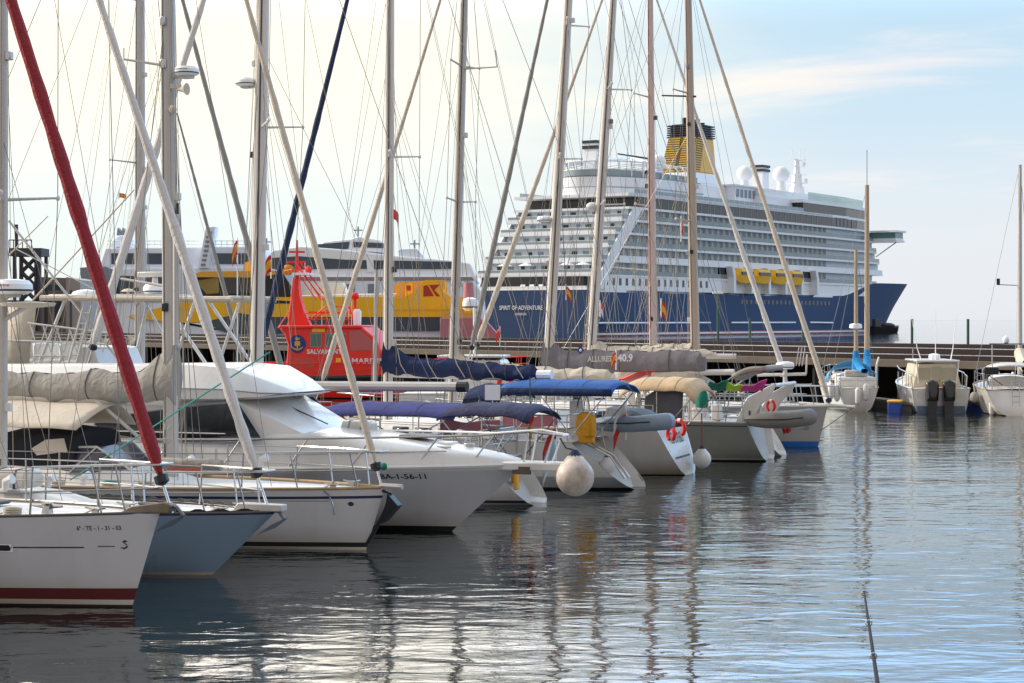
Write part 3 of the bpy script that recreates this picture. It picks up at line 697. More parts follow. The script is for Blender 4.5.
def wires(root, prs, r=.0075, m=None, name='shroud'):
    for a, b in prs:
        g = MB(); g.tube([a, b], r*1.15, m or WIRE, 4); g.build(name, root, smooth=0)
def radar(parent, p, r=.3, h=.24, arm=None, label=None):
    g = MB(); g.lathe([(r*.75, 0), (r, h*.2), (r*.98, h*.65), (r*.8, h*.92), (r*.3, h)], p, FERW2, 18); o = g.build('radar', parent)
    g = MB(); g.lathe([(r*1.005, h*.2), (r*1.01, h*.32)], p, BLK, 18); g.build('band', o)
    if arm:
        g = MB(); g.tube([arm, (p[0], p[1], p[2]-.01)], .035, ALU, 6); g.box(p[0]-.1, p[0]+.1, p[1]-.1, p[1]+.1, p[2]-.05, p[2], ALU); g.build('bracket', o)
    return o
def sail_cover(root, x0, x1, z, h0, h1, w0, m, seed=3, front=0.0, back_z=0.0, lump=.06):
    """folded mainsail under its cover, from the mast at x0 to the boom end x1"""
    rd = random.Random(seed); n = 26; k = 14; ph = [rd.uniform(0, 6) for _ in range(6)]
    def fn(u, v):
        th = 2*math.pi*v; hh = h0+(h1-h0)*u**.8
        if front and u < .16: hh += front*(1-u/.16)**1.3
        hh *= 1+lump*.55*math.sin(u*13+ph[0])+lump*.4*math.sin(u*29+ph[1])
        ww = w0*(1-.35*u)*(1+.5*lump*math.sin(u*17+ph[2]+3*v))
        if u > .97: hh *= .7; ww *= .7
        cz = math.cos(th); y = math.sin(th)*ww*(1-.62*max(0, cz))*(1+.07*math.sin(u*71+ph[5])*math.sin(u*17)); zz = z+hh*.5+cz*hh*.5
        zz += .016*math.sin(u*23+ph[3])*(1 if cz > 0 else 1.3)+.012*math.sin(u*61+v*9+ph[5]) + .015*math.sin(u*47+th*2+ph[4])
        return (x0+(x1-x0)*u, y, zz+back_z*u-.025*math.sin(math.pi*min(1, u*1.05))*(1 if cz < .2 else 0))
    g = MB(); g.sheet(fn, n*2, k, m)
    nv = k+1; g.f.append(tuple(range(k))); g.m.append(0); g.f.append(tuple((2*n)*nv+j for j in range(k))); g.m.append(0)
    o = g.build('sail_cover', root)
    for q in (.14, .37, .55, .80):
        u = q+rd.uniform(-.07, .07); t_ = MB(); t_.tube([(lambda p: (p[0]+.012*math.sin(j), p[1]*1.035, z+(p[2]-z)*1.02+.0))(fn(u, j/14)) for j in range(14)], .011, CVD if m is not CVD else BLK, 5, closed=True); t_.build('tie', o)
    return o
def rig(fr, H, root, base, top, stay=None, r=.1, mm=None, height=None, spreaders=(.42, .7), sp_len=.85, stay_r=.07, stay_m=None, sweep=.25, seed=1, backstay=True, zdeck=None, halyards=7, track=True, taper=.8):
    """base/top: pixel points (px,py) on the mast; stay: two pixel points on the forestay; all on the centre plane"""
    mm = mm or ALU
    bx, bz = fr.L(*base); tx_, tz = fr.L(*top)
    lean = (tx_-bx)/(tz-bz); e = H.ex(bx, 1); z0 = zdeck if zdeck is not None else e[2]; bx = bx-lean*(bz-z0)
    sx = sz = None
    if stay:
        sx, sz = fr.L(stay[0], stay[1]); s2, z2 = fr.L(stay[2], stay[3]); sl_ = (s2-sx)/(z2-sz)
        hh = (bx+lean*(sz-z0)-sx)/(sl_-lean)+sz-z0
        if height is None: height = hh+.4
        stop = hh
    height = height or 12.0
    def at(h): return (bx+lean*h, 0, z0+h)
    g = MB(); g.tube([at(height*i/12) for i in range(13)], [r*(1 if i < 6 else 1-(1-taper)*(i-6)/6) for i in range(13)], mm, 14); mast = g.build('mast', root)
    if track:
        g = MB()
        sg = -1 if fr.c > 0 else 1
        for i in range(12):
            a, b = at(height*i/12), at(height*(i+1)/12); k1 = 1 if i < 6 else 1-(1-taper)*(i-6)/6; k2 = 1 if i+1 < 6 else 1-(1-taper)*(i-5)/6
            g.box(0, 0, 0, 0, 0, 0, WIRE) if False else g.add([(a[0]-r*k1*.45, sg*-0+sgn*(r*k1*.9+.004), a[2]) for sgn in (-1,)]+[(a[0]-r*k1*.2, -(r*k1*.985+.004), a[2]), (b[0]-r*k2*.2, -(r*k2*.985+.004), b[2]), (b[0]-r*k2*.45, -(r*k2*.9+.004), b[2])], [(0, 1, 2, 3)], CVD)
            g.add([(a[0]-r*k1*.45, (r*k1*.9+.004), a[2]), (a[0]-r*k1*.2, (r*k1*.985+.004), a[2]), (b[0]-r*k2*.2, (r*k2*.985+.004), b[2]), (b[0]-r*k2*.45, (r*k2*.9+.004), b[2])], [(0, 1, 2, 3)], CVD)
        g.build('track', mast)
    rf = random.Random(seed+77)
    for i in range(6):
        p = at(height*rf.uniform(.05, .75)); sg_ = rf.choice((-1, 1)); g = MB(); g.box(p[0]-.05, p[0]+.05, -r-.07, -r+.02, p[2]-rf.uniform(.05, .1), p[2]+.06, rf.choice((BLK, FERG, STEEL))) if i % 2 else g.box(p[0]+sg_*r*.8, p[0]+sg_*(r+.09), -.05, .05, p[2]-.07, p[2]+.07, rf.choice((BLK, FENW, STEEL))); g.build('fitting', mast, bevel=.015)
    for i in range(2):
        p = at(.75+.25*i); g = MB(); g.lathe([(.07, 0), (.05, .04), (.045, .1), (.065, .13)], (p[0], -r-.13 if False else -r, p[2]), STEEL, 10, 'y'); g.build('winch', mast)
    tips = []
    for f in spreaders:
        for side in (-1, 1):
            a = at(height*f); b = (a[0]-sp_len*sweep, side*sp_len, a[2]+.06); tips.append((f, side, b))
            g = MB(); g.tube([a, b], [.032, .02], mm, 6); g.ball(b, .04, .04, .05, FENW, 8, 6); g.build('spreader', mast)
    mh = at(height*.985)
    for side in (-1, 1):
        cp = H.ex(bx-.15, side, 0, .05); prev = cp
        for f, sd_, b in tips:
            if sd_ == side: wires(root, [(prev, b)]); prev = b
        wires(root, [(prev, mh), (H.ex(bx-.35, side, 0, .06), at(height*(spreaders[0] if spreaders else .5)-.1))])
    if backstay:
        wires(root, [(H.E(.01, 0, .05), mh)], .007, name='backstay')
        if backstay == 2:
            for side in (-1, 1): wires(root, [(H.E(.03, side, .05, .1), (mh[0]*.55+H.E(.01, 0)[0]*.45, 0, z0+height*.5))], .006, name='backstay')
    if stay:
        st = at(stop); furled(root, (sx, 0, sz), (st[0], 0, st[2]), stay_r, stay_m or SAILW, seed=seed)
        g = MB(); dv = (Vector(st)-Vector((sx, 0, sz))).normalized(); p = Vector((sx, 0, sz))
        be = Vector((sx-dv.x*(sz-H.ex(min(sx, H.Ln/2-.05), 1)[2])/dv.z, 0, H.ex(min(sx, H.Ln/2-.05), 1)[2]))
        g.tube([be, p], .02, STEEL, 6); g.tube([p-dv*.16, p-dv*.12, p-dv*.02, p], [.03, .1, .1, .03], BLK, 10); g.build('furling_drum', root)
    rd = random.Random(seed+5)
    hl = []
    for i in range(halyards):
        a = at(height*rd.choice((.62, .8, .97))); y = rd.uniform(-.25, .25)
        hl.append(((bx+rd.uniform(-.35, .35), y, z0+rd.uniform(.0, .5)), (a[0], y*.3+.1, a[2])))
    wires(root, hl, .0055, ROPE, 'halyard')
    sgx = -1; fan = []
    for i in range(7):
        side = rd.choice((-1, 1)); t = rd.uniform(.1, .88); fan.append((H.E(t, side, .05, .1), (lambda a: (a[0], a[1]+.03*side, a[2]))(at(height*rd.choice((.45, .6, .72, .85, .96))))))
    wires(root, fan, .0048, m=WIRE, name='running_stay')
    wires(root, [((bx+sgx*3.0, 0, z0+2.3), at(height*.97))]+[((bx+sgx*q, sd_*.14, z0+2.2), (at(height*.55)[0], sd_*.1, at(height*.55)[2])) for q in (1.0, 2.1) for sd_ in (-1, 1)], .005, ROPE, 'lazy_jack')
    g = MB(); g.lathe([(.05, 0), (.06, .12)], at(height), FENW, 8); g.tube([at(height), (at(height)[0]-.1, .08, at(height)[2]+.5)], .006, BLK, 4); g.build('masthead_light', mast)
    return mast, at, bx, z0, height
def boom(root, x0, x1, z, r=.075, m=None, rise=0.0):
    g = MB(); g.tube([(x0, 0, z), (x1, 0, z+rise)], r, m or ALU, 10); return g.build('boom', root)
def winch(root, p):
    g = MB(); g.lathe([(.09, 0), (.06, .04), (.055, .13), (.08, .17), (.05, .18)], p, STEEL, 10); g.build('winch', root)
def hatch(root, x, z, w=.5, y=0):
    g = MB(); g.box(x-w/2, x+w/2, y-w/2, y+w/2, z, z+.05, mat('hatch acrylic', '#3a3f44', .45)); g.build('hatch', root, bevel=.02)
def anchor(root, p, s=1.0, m=None):
    m = m or mat('galvanised steel', '#77797c', .5, .6, var=.2); x, y, z = p; g = MB()
    g.tube([(x-.55*s, y, z+.06*s), (x+.05*s, y, z+.02*s), (x+.16*s, y, z-.10*s)], .028*s, m, 6)
    g.add([(x+.2*s, y, z-.06*s), (x+.02*s, y-.17*s, z-.16*s), (x-.32*s, y, z-.34*s), (x+.02*s, y+.17*s, z-.16*s), (x+.0*s, y, z-.22*s)], [(0, 1, 4), (0, 4, 3), (1, 2, 4), (4, 2, 3), (0, 3, 2, 1)], m)
    return g.build('anchor', root)
def wheel(root, x, z, r=.42, y=0):
    g = MB(); g.tube([(x, y+r*math.cos(a*math.pi/10), z+r*math.sin(a*math.pi/10)) for a in range(20)], .018, STEEL, 6, closed=True)
    for a in range(6): g.tube([(x, y, z), (x, y+r*math.cos(a*math.pi/3), z+r*math.sin(a*math.pi/3))], .009, STEEL, 4)
    g.box(x+.05, x+.3, y-.12, y+.12, z-.75, z+.25, DECKW); g.build('steering_wheel', root)
def boat(name, label, cat, fr, group=None): return thing(name, label, cat, fr.loc, fr.h, group)
GRP = 'sailing boats moored side by side in the marina row'
HD = -22
# ------------------------------------------------------------------ A: front white sloop, bow to the right
LA = 11.5; H = Hull(LA, 3.3, 1.30, 1.15, .44, .5, sf=.78)
fr = Frame(132, 607, HD, LA/2-.44); A = boat('sailing_yacht', 'white sailing yacht with red waterline stripe and red furled sail, nearest the camera', 'sailboat', fr, GRP)
H.build(A, [(.03, ANTIR), (.10, GEL), (.26, BOOTR), (('f', 1.0), GELG)]); H.transom(A, GEL, depth=.1); H.rail(A, mat('toe rail grey', '#5d5b59', .4, .4), .022)
coachroof(H, A, -2.4, 2.6, .34, n=5); pulpit(H, A, t0=.865, h=.66, over=.10); lines(H, A, [.25, .42, .58, .72], .62, .865); pushpit(H, A)
rig(fr, H, A, (-160, 470), (-165, 0), (160, 474, 12, 0), r=.085, stay_r=.10, stay_m=SAILR, seed=4, halyards=6)
boom(A, 1.2, -3.0, 2.7); sail_cover(A, 1.3, -2.9, 2.72, .5, .25, .16, SAILR)
anchor(A, (LA/2+.22, 0, H.fbow+.06), 1.0)
g = MB(); g.prism([(LA/2-.6, H.fbow-.02), (LA/2-.4, H.fbow+.08), (LA/2+.12, H.fbow+.15), (LA/2+.22, H.fbow+.11), (LA/2+.2, H.fbow+.0)], -.09, .09, mat('bow roller bronze', '#6f6455', .5, .4, var=.2)); g.build('bow_roller', A, bevel=.015)
g = MB(); e = H.ex(LA/2-1.35, -1, .03, .12); g.tube([(e[0]-.24, e[1], e[2]+.1), (e[0]-.1, e[1], e[2]+.09), (e[0]+.1, e[1], e[2]+.09), (e[0]+.24, e[1], e[2]+.1)], [.015, .025, .025, .015], STEEL, 6); g.lathe([(.08, 0), (.06, .1), (.09, .14)], (e[0], e[1], e[2]), STEEL, 10); g.build('cleat', A)
def skin(fr, H, px, py, side=-1):
    ly = 0
    for _ in range(8):
        x, z = fr.L(px, py, ly); ly = side*H.half(H.tx(x, z), z)
    return x, z
def on(H, side, x0, z0, dirx): return lambda u, v: H.P(x0+dirx*u, z0+v, side, .006)
xa, za = skin(fr, H, 77, 529)
lettering('registration', '6ª - TE - 1 - 31 - 03', .52, .062, on(H, -1, xa, za-.02, 1), LETK, A, .012)
g = MB(); x2, z2 = skin(fr, H, 11, 548); x3, z3 = skin(fr, H, 84, 547); x4, z4 = skin(fr, H, 98, 546); x5, _ = skin(fr, H, 115, 546)
def strip(mb, xs, z, hh, m):
    f = on(H, -1, 0, 0, 1)
    for a, b in zip(xs, xs[1:]): mb.add([f(a, z), f(b, z), f(b, z+hh), f(a, z+hh)], [(0, 1, 2, 3)], m)
strip(g, [x2+(x3-x2)*i/8 for i in range(9)], z2, .016, LETK); g.build('cove_line', A, smooth=0); g = MB(); strip(g, [x4, (x4+x5)/2, x5], z2+.015, .011, LETK); g.build('cove_line', A, smooth=0); g = MB()
ex_, ez_ = skin(fr, H, 125, 544); f = on(H, -1, ex_, ez_, 1)
for a, b, c_, d in (((-.025, .04), (.015, .055), (.035, .03), (0, .025)), ((-.03, .04), (0, .02), (.03, -.01), (.012, -.012)), ((.03, -.01), (.025, -.05), (-.01, -.07), (0, -.045)), ((-.01, -.07), (-.05, -.055), (-.055, -.045), (0, -.048))):
    g.add([f(*a), f(*b), f(*c_), f(*d)], [(0, 1, 2, 3)], LETK)
g.build('emblem', A, smooth=0)
px_, pz_ = skin(fr, H, 5, 548); g = MB(); f = on(H, -1, px_, pz_, 1)
g.add([f(-.28, -.055), f(.09, -.055), f(.11, 0), f(.09, .055), f(-.28, .055)], [(0, 1, 2, 3, 4)], FERW2); w_ = g.build('porthole', A, smooth=0)
g = MB(); f = lambda u, v: H.P(px_+u, pz_+v, -1, .012); g.add([f(-.26, -.04), f(.06, -.04), f(.08, 0), f(.06, .04), f(-.26, .04)], [(0, 1, 2, 3, 4)], GLASS); g.build('pane', w_, smooth=0)
hatch(A, 2.9, H.fb(.78)+.06); hatch(A, 1.2, H.fb(.6)+.36)
g = MB(); g.box(1.9, 2.7, -.9, -.35, 1.45, 1.49, BLK); sp_ = g.build('solar_panel', A); sp_.rotation_euler = (R(-8), R(-14), 0)
wires(A, [(H.ex(3.9, -1, .05), (0.6, -1.45, .98))], .011, ROPE, 'mooring_line')
# ------------------------------------------------------------------ B: slate blue sloop
LB = 11.0; H = Hull(LB, 3.0, 1.0, .95, 1.1, -.9, sf=.6, wl=.84, vee=.42)
fr = Frame(212, 575, HD, LB/2-1.1); B_ = boat('sailing_yacht', 'slate blue hulled sailing yacht with a white furled sail, second from the camera', 'sailboat', fr, GRP)
H.build(B_, [(.0, ANTIB), (.05, GEL), (('f', .97), BLUEH), (('f', 1.0), NAVYS)]); H.transom(B_, BLUEH, depth=.05); H.rail(B_, mat('toe rail grey', '#5d5b59', .4, .4), .02)
for side in (-1, 1):
    g = MB(); P_ = [H.E(.35+i*.0071, side, 0, .02) for i in range(90)]
    g.sheet(lambda u, v: (lambda p, k: (p[0], p[1], p[2]+.008+v*(.06 if k % 2 else .03)))(P_[min(89, int(u*89+.5))], int(u*89+.5)//2), 89, 1, BLK); g.build('perforated_rail', B_, solid=.02, smooth=0)
coachroof(H, B_, -2.2, 2.2, .32, n=4); pulpit(H, B_, t0=.84, h=.62, over=-.1); lines(H, B_, [.22, .4, .56, .7], .6, .84); pushpit(H, B_)
mb_, at_, bx, z0, hh = rig(fr, H, B_, (2, 480), (3, 0), (255, 468, 100, 0), r=.085, stay_r=.082, stay_m=SAILW, seed=9, sp_len=.75, sweep=-.7, spreaders=(.37, .68), halyards=8, track=True)
boom(B_, bx-.1, bx-3.6, 2.4); sail_cover(B_, bx-.15, bx-3.5, 2.42, .45, .25, .15, CVC)
anchor(B_, (LB/2+.02, -.03, H.fbow+.0), 1.05)
g = MB(); g.prism([(LB/2-.7, H.fbow+.0), (LB/2-.6, H.fbow+.13), (LB/2+.15, H.fbow+.12), (LB/2+.15, H.fbow+.02)], -.1, .1, ALU); g.build('bow_roller', B_, bevel=.015)
rx, rz_ = fr.L(22, 293); ra = radar(mb_, (bx+.28, -.12, rz_-.02), .33, .24, arm=(bx, 0, rz_-.1))
lettering('maker_mark', 'raymarine', .34, .055, lambda u, v: (bx+.28+.335*math.sin((u-.17)/.33), -.12-.335*math.cos((u-.17)/.33), rz_+.09+v), LETR, ra, .01)
g = MB(); g.lathe([(.02, 0), (.42, .04), (.45, .09), (.05, .12)], (bx+.5, 0, rz_-.25), CVC, 14); g.tube([(bx, 0, rz_-.45), (bx+.5, 0, rz_-.2)], .04, ALU, 6); g.build('lower_dome', mb_)
# white canister on B's deck
cx_, cz_ = fr.L(22, 476, -.3)
def canister(p, L_, w_, h_, label, rz=HD, strap=NAVYS):
    t = thing('life_raft_canister', label, 'life raft', p, rz, 'white life raft canisters on deck'); g = MB()
    g.shell([(-L_/2, [(w_*.36, .05), (w_*.4, h_*.6), (w_*.25, h_*.85), (0, h_*.88)]), (-L_*.44, [(w_*.5, 0), (w_*.5, h_*.6), (w_*.36, h_*.97), (0, h_)]), (L_*.44, [(w_*.5, 0), (w_*.5, h_*.6), (w_*.36, h_*.97), (0, h_)]), (L_/2, [(w_*.36, .05), (w_*.4, h_*.6), (w_*.25, h_*.85), (0, h_*.88)])], GEL); g.build('case', t, bevel=.02)
    g = MB()
    for x in (-L_*.2, L_*.22): g.shell([(x-.02, [(w_*.5+.006, -.01), (w_*.5+.006, h_*.6), (w_*.36, h_*.97+.006), (0, h_+.006)]), (x+.02, [(w_*.5+.006, -.01), (w_*.5+.006, h_*.6), (w_*.36, h_*.97+.006), (0, h_+.006)])], strap)
    g.build('strap', t, smooth=0)
    return t
canister(fr.G(cx_, -.5, 1.28), .8, .5, .3, 'white life raft canister with dark strap on the blue yacht cabin top')
# ------------------------------------------------------------------ C: pale grey sloop, grey boom cover, radar and horn on the mast
LC = 11.5; H = Hull(LC, 3.1, 1.06, 1.0, .36, -.7, sf=.62, wl=.86)
fr = Frame(366, 550, HD, LC/2-.36); Cb = boat('sailing_yacht', 'pale grey sailing yacht with dark top stripe and grey boom cover, third from the camera', 'sailboat', fr, GRP)
H.build(Cb, [(.0, ANTIB), (.05, GEL), (.13, BLK), (('f', .84), GELG), (('f', .885), NAVYS), (('f', 1.0), GELG)]); H.transom(Cb, GEL, depth=.05); H.rail(Cb, DECKT, .028)
coachroof(H, Cb, -3.2, 2.0, .36, n=1, wm=NAVYS, frac=.66); pulpit(H, Cb, t0=.81, h=.62, over=-.02); lines(H, Cb, [.2, .36, .52, .67], .6, .81); pushpit(H, Cb)
mc, atc, bx, z0, hh = rig(fr, H, Cb, (171, 458), (168, 0), (375, 462, 247, 0), r=.135, mm=ALU, stay_r=.062, stay_m=SAILT, seed=14, sp_len=.8, sweep=.9, spreaders=(.62, .84), halyards=8)
sx, sz = fr.L(127, 60); g = MB(); g.tube([(bx, 0, sz-.16), (sx, -.1, sz)], [.03, .022], ALU, 6); g.tube([(sx, -.1, sz-.02), (sx, -.1, sz+.2)], .01, BLK, 4); g.build('spreader', mc)
sx, sz = fr.L(118, 282); g = MB(); g.tube([(bx, 0, sz-.1), (sx, .1, sz+.06)], .025, ALU, 6); g.build('spreader', mc)
bz = fr.L(170, 402)[1]; xe = fr.L(-60, 398); boom(Cb, bx-.1, xe[0], bz, .085, ALUW, .05)
sail_cover(Cb, bx+.12, xe[0]+.2, bz-.05, .62, .40, .2, CVG, seed=5, front=.62, back_z=.12, lump=.07)
rx, rz_ = fr.L(189, 75); ra = radar(mc, (rx, -.08, rz_-.02), .22, .17, arm=(bx, 0, rz_-.03))
lettering('maker_mark', 'raymarine', .26, .035, lambda u, v: (rx+.222*math.sin((u-.13)/.22), -.08-.224*math.cos((u-.13)/.22), rz_+.06+v), LETK, ra, .01)
hx, hz_ = fr.L(184, 90); g = MB(); g.lathe([(.02, -.12), (.03, 0), (.05, .08), (.1, .16), (.11, .17)], (hx-.05, -.1, hz_), CVC, 12, 'x'); g.box(hx-.2, hx-.02, -.13, -.05, hz_+.02, hz_+.1, ALU); g.build('horn', mc)
hx, hz_ = fr.L(176, 110); g = MB(); g.ball((hx, -.1, hz_), .07, .07, .08, CVC, 10, 6); g.tube([(bx, 0, hz_), (hx, -.1, hz_)], .025, ALU, 5); g.build('deck_light', mc)
g = MB(); a = fr.L(182, 216); b = fr.L(182, 345); g.tube([(a[0], -.2, a[1]), (b[0], -.2, b[1])], .055, ALU, 8); g.tube([(a[0], -.2, a[1]+.02), (a[0]+.02, -.2, a[1]+.22)], .04, BLK, 6); g.build('spinnaker_pole', Cb)
# windscreen and awning of C
w1 = fr.L(5, 474, -.5); w2 = fr.L(130, 474, -.5); w3 = fr.L(100, 446, -.5); w4 = fr.L(60, 440, -.5)
g = MB(); zb_, zt_ = w2[1], w3[1]
g.shell([(w1[0], [(.85, zb_), (.62, zb_+.16), (0, zb_+.2)]), (w4[0], [(.88, zb_), (.62, zt_-.05), (0, zt_)]), (w3[0], [(.85, zb_), (.58, zt_-.02), (0, zt_)]), (w2[0], [(.5, zb_), (.4, zb_+.03), (0, zb_+.04)])], GLASSP); wsn = g.build('windscreen', Cb, smooth=0)
g = MB()
for sgn in (-1, 1): g.tube([(w1[0], sgn*.87, zb_), (w1[0], sgn*.64, zb_+.17), (w4[0], sgn*.63, zt_-.04), (w3[0], sgn*.6, zt_-.01), (w2[0], sgn*.42, zb_+.04), (w2[0], sgn*.5, zb_), (w1[0], sgn*.87, zb_)], .022, GEL, 6); g.tube([(w3[0], sgn*.6, zt_-.01), ((w3[0]+w4[0])/2, sgn*.87, zb_)], .016, GEL, 5)
g.build('frame', wsn)
a0 = fr.L(-60, 438, -.6); a1 = fr.L(98, 402, -.6); a2 = fr.L(80, 428, -.6)
def awn(u, v):
    y = (v*2-1); e = abs(y); z = a1[1]-.05-.42*e**1.6+.05*(1-u)
    x = a0[0]+(a1[0]-a0[0]-.22*e)*u; return (x, y*.95, z+.01*math.sin(u*17))
g = MB(); g.sheet(awn, 14, 12, CVC); aw = g.build('awning', Cb, solid=.02)
g = MB(); p0 = fr.L(97, 401, -.2); p1 = fr.L(150, 447, -.2); g.tube([(p0[0], -.2, p0[1]), (p1[0], -.2, p1[1])], .035, ALU, 8); g.build('strut', aw)
n0 = fr.L(14, 470, -.7); n1 = fr.L(76, 429, -.7)
g = MB(); g.shell([(n0[0]-.3, [(.84, zb_), (.74, n1[1]-.25), (.5, n1[1]-.1), (0, n1[1]-.05)]), ((n0[0]+n1[0])/2, [(.84, zb_), (.72, n1[1]-.1), (.5, n1[1]), (0, n1[1]+.03)]), (n1[0], [(.8, zb_+.2), (.66, n1[1]-.12), (.4, n1[1]-.04), (0, n1[1])])], CVK); sdg = g.build('spray_dodger', Cb)
g = MB(); q0, q1 = (n0[0]+n1[0])/2-.1, n1[0]-.15; g.add([(q0, -.80, zb_+.3), (q1, -.74, zb_+.38), (q1-.1, -.70, n1[1]-.17), (q0+.15, -.745, n1[1]-.2), (q0-.12, -.79, zb_+.42)], [(0, 1, 2, 3, 4)], CVC); g.build('clear_panel', sdg, smooth=0)
gx = fr.L(190, 463, -1.0); t = thing('gangway', 'rolled grey gangway lying on the pale grey yacht deck beside the mast', 'gangway', fr.G(gx[0], -1.0, gx[1]-.1), HD)
g = MB(); g.lathe([(.09, -.62), (.1, -.58), (.1, .58), (.09, .62)], (0, 0, .08), CVG, 12, 'x'); g.build('roll', t)
g = MB(); g.box(.5, .53, -.02, .02, .1, .36, ALU); g.box(-.2, -.17, -.02, .02, .1, .3, ALU); g.build('stake', t)
g = MB(); g.box(-.35, .3, -.16, -.08, -.02, .02, mat('gangway edge orange', '#b5543a', .6)); g.build('edge_strip', t)
xs = LC/2
g = MB(); m_ = mat('galvanised steel', '#77797c', .5, .6)
g.tube([(xs-.05, 0, 1.02), (xs+.1, 0, .98), (xs+.02, 0, .7), (xs-.33, 0, .12)], .035, BLK, 6); g.prism([(xs+.08, .98), (xs+.28, .78), (xs+.02, .5), (xs-.1, .45), (xs+.05, .8)], -.09, .09, BLK); g.tube([(xs-.1, 0, 1.1), (xs+.32, 0, 1.09)], .05, ALU, 6); g.build('anchor', Cb)
g = MB(); bx0, bz0 = fr.L(318, 497, -.55); g.tube([(bx0+.28*(1-math.cos(a*math.pi/10))-.28, -.5, bz0-.3+.42*math.sin(a*math.pi/10)) for a in range(11)], .012, STEEL, 5); g.build('fender_basket', Cb)
g = MB(); ex_, ez_ = skin(fr, H, 351, 504); f = on(H, -1, ex_, ez_, 1)
g.add([f(.045*math.cos(a*.5236), .036*math.sin(a*.5236)) for a in range(12)], [tuple(range(12))], NAVYS); g.build('emblem', Cb, smooth=0)
g = MB(); strip(g, [ex_-1.4+.12*i for i in range(10)], ez_+.05, .008, NAVYS); g.build('cove_line', Cb, smooth=0)
# teal mooring ropes and the second anchor seen in front of C belong to B's bow
wires(Cb, [(fr.G and (fr.L(270, 352, -.1)[0], -.1, fr.L(270, 352, -.1)[1]), (fr.L(70, 480, -1.2)[0], -1.2, fr.L(70, 480, -1.2)[1]))], .012, ROPEG, 'rope')
# ------------------------------------------------------------------ F: sloop, bow left, indigo bimini, stern right
ST = 180-22
LF = 8.9; H = Hull(LF, 3.0, 1.15, .95, .6, .85, sf=.74, wl=.84)
fr = Frame(540, 504, ST, -LF/2); Fb = boat('sailing_yacht', 'white sailing yacht with indigo cockpit canopy and bare grey boom, behind the motor yacht', 'sailboat', fr, GRP)
H.build(Fb, [(.0, ANTIB), (.06, GEL), (.12, NAVYS), (('f', 1.0), GEL)]); H.transom(Fb, GEL, rim=.1, depth=.35, inner=COCK); H.rail(Fb, ALU, .022)
coachroof(H, Fb, -1.6, 2.4, .36); lines(H, Fb, [.25, .45, .65], .6, .86); pulpit(H, Fb, .86); pushpit(H, Fb)
mf, atf, bx, z0, hh = rig(fr, H, Fb, (257, 350), (263, 0), (94, 344, 203, 0), r=.155, stay_r=.105, stay_m=SAILW, seed=21, sp_len=.8, sweep=.8, spreaders=(.48, .76), halyards=8, mm=ALUW)
bz = fr.L(300, 386)[1]; xe = fr.L(462, 392); boom(Fb, bx-.1, xe[0], bz, .11, ALU, .03); g = MB(); g.tube([(xe[0]+.1, 0, bz+.03), (xe[0]-.12, 0, bz+.03)], .118, BLK, 10); g.build('boom_end', Fb)
rx, rz_ = fr.L(246, 86); radar(mf, (rx, -.02, rz_), .25, .19, arm=(bx, 0, rz_-.02))
x0, x1 = fr.L(545, 410), fr.L(455, 410); canopy(Fb, 'bimini', x0[0], x1[0], .98, x0[1]+.0, .13, CVI, drop=(.03, .0), zdeck=.98, lx=.12)
x0, x1 = fr.L(472, 412), fr.L(330, 412); canopy(Fb, 'sprayhood', x0[0], x1[0], .98, x0[1]+.04, .14, CVP, drop=(0, .1), zdeck=1.2, lx=.06)
g = MB(); zz = .62; g.box(H.X(0, zz)-.02, H.X(0, zz)+.1, -.25, .05, .42, .86, YELC); g.box(H.X(0, .5)-.04, H.X(0, .5)+.05, .12, .3, .3, .75, ORNG); g.build('stern_gear_pocket', Fb, bevel=.03)
# ------------------------------------------------------------------ G: navy sail covers, bright blue bimini, scoop stern
LG = 9.6; H = Hull(LG, 3.2, 1.25, 1.1, .6, 1.25, sf=.8, wl=.84)
fr = Frame(640, 488, ST, -LG/2); Gb = boat('sailing_yacht', 'white sailing yacht with navy sail covers, bright blue bimini and scooped open stern', 'sailboat', fr, GRP)
H.build(Gb, [(.0, ANTIB), (.05, ANTIB), (.3, mat('boot top pale grey', '#8f9496', .4)), (('f', 1.0), GEL)]); H.transom(Gb, GEL, rim=.15, depth=.30, inner=COCK); H.rail(Gb, ALU, .022)
coachroof(H, Gb, -1.4, 2.6, .38); lines(H, Gb, [.28, .46, .64], .6, .86); pulpit(H, Gb, .86); pushpit(H, Gb)
mg, atg, bx, z0, hh = rig(fr, H, Gb, (388, 390), (390, 0), (262, 342, 347, 0), r=.12, stay_r=.085, stay_m=SAILN, seed=31, sp_len=.85, sweep=.5, spreaders=(.44, .72), halyards=8, mm=ALUW)
bz = fr.L(400, 374)[1]; xe = fr.L(540, 382); boom(Gb, bx-.1, xe[0]+.1, bz, .085, ALUW, -.06)
sail_cover(Gb, bx+.08, xe[0], bz-.03, .52, .34, .2, CVN, seed=8, front=.42, back_z=-.1, lump=.05)
g = MB(); g.tube([(xe[0]+.06, 0, bz+.02), (xe[0]-.3, 0, bz+.02)], .12, FERW2, 10); g.build('boom_end', Gb)
for i in range(5):
    g = MB(); x = bx-.35-i*.75; g.tube([(x, .19, bz+.62-.08*i), (x-.1, .24, bz+.25), (x-.3, .22, bz-.06)], .012, ROPE, 5); g.build('cover_tie', Gb)
x0, x1 = fr.L(626, 384), fr.L(514, 384); canopy(Gb, 'bimini', x0[0], x1[0], 1.02, x0[1]-.04, .12, CVB, drop=(.05, .03), zdeck=1.1, lx=.05)
g = MB(); g.sheet(lambda u, v: (x0[0]+(x1[0]-x0[0])*u, 1.03, x0[1]-.09-.17*v), 10, 2, CVN); g.build('bimini_skirt', Gb, solid=.02)
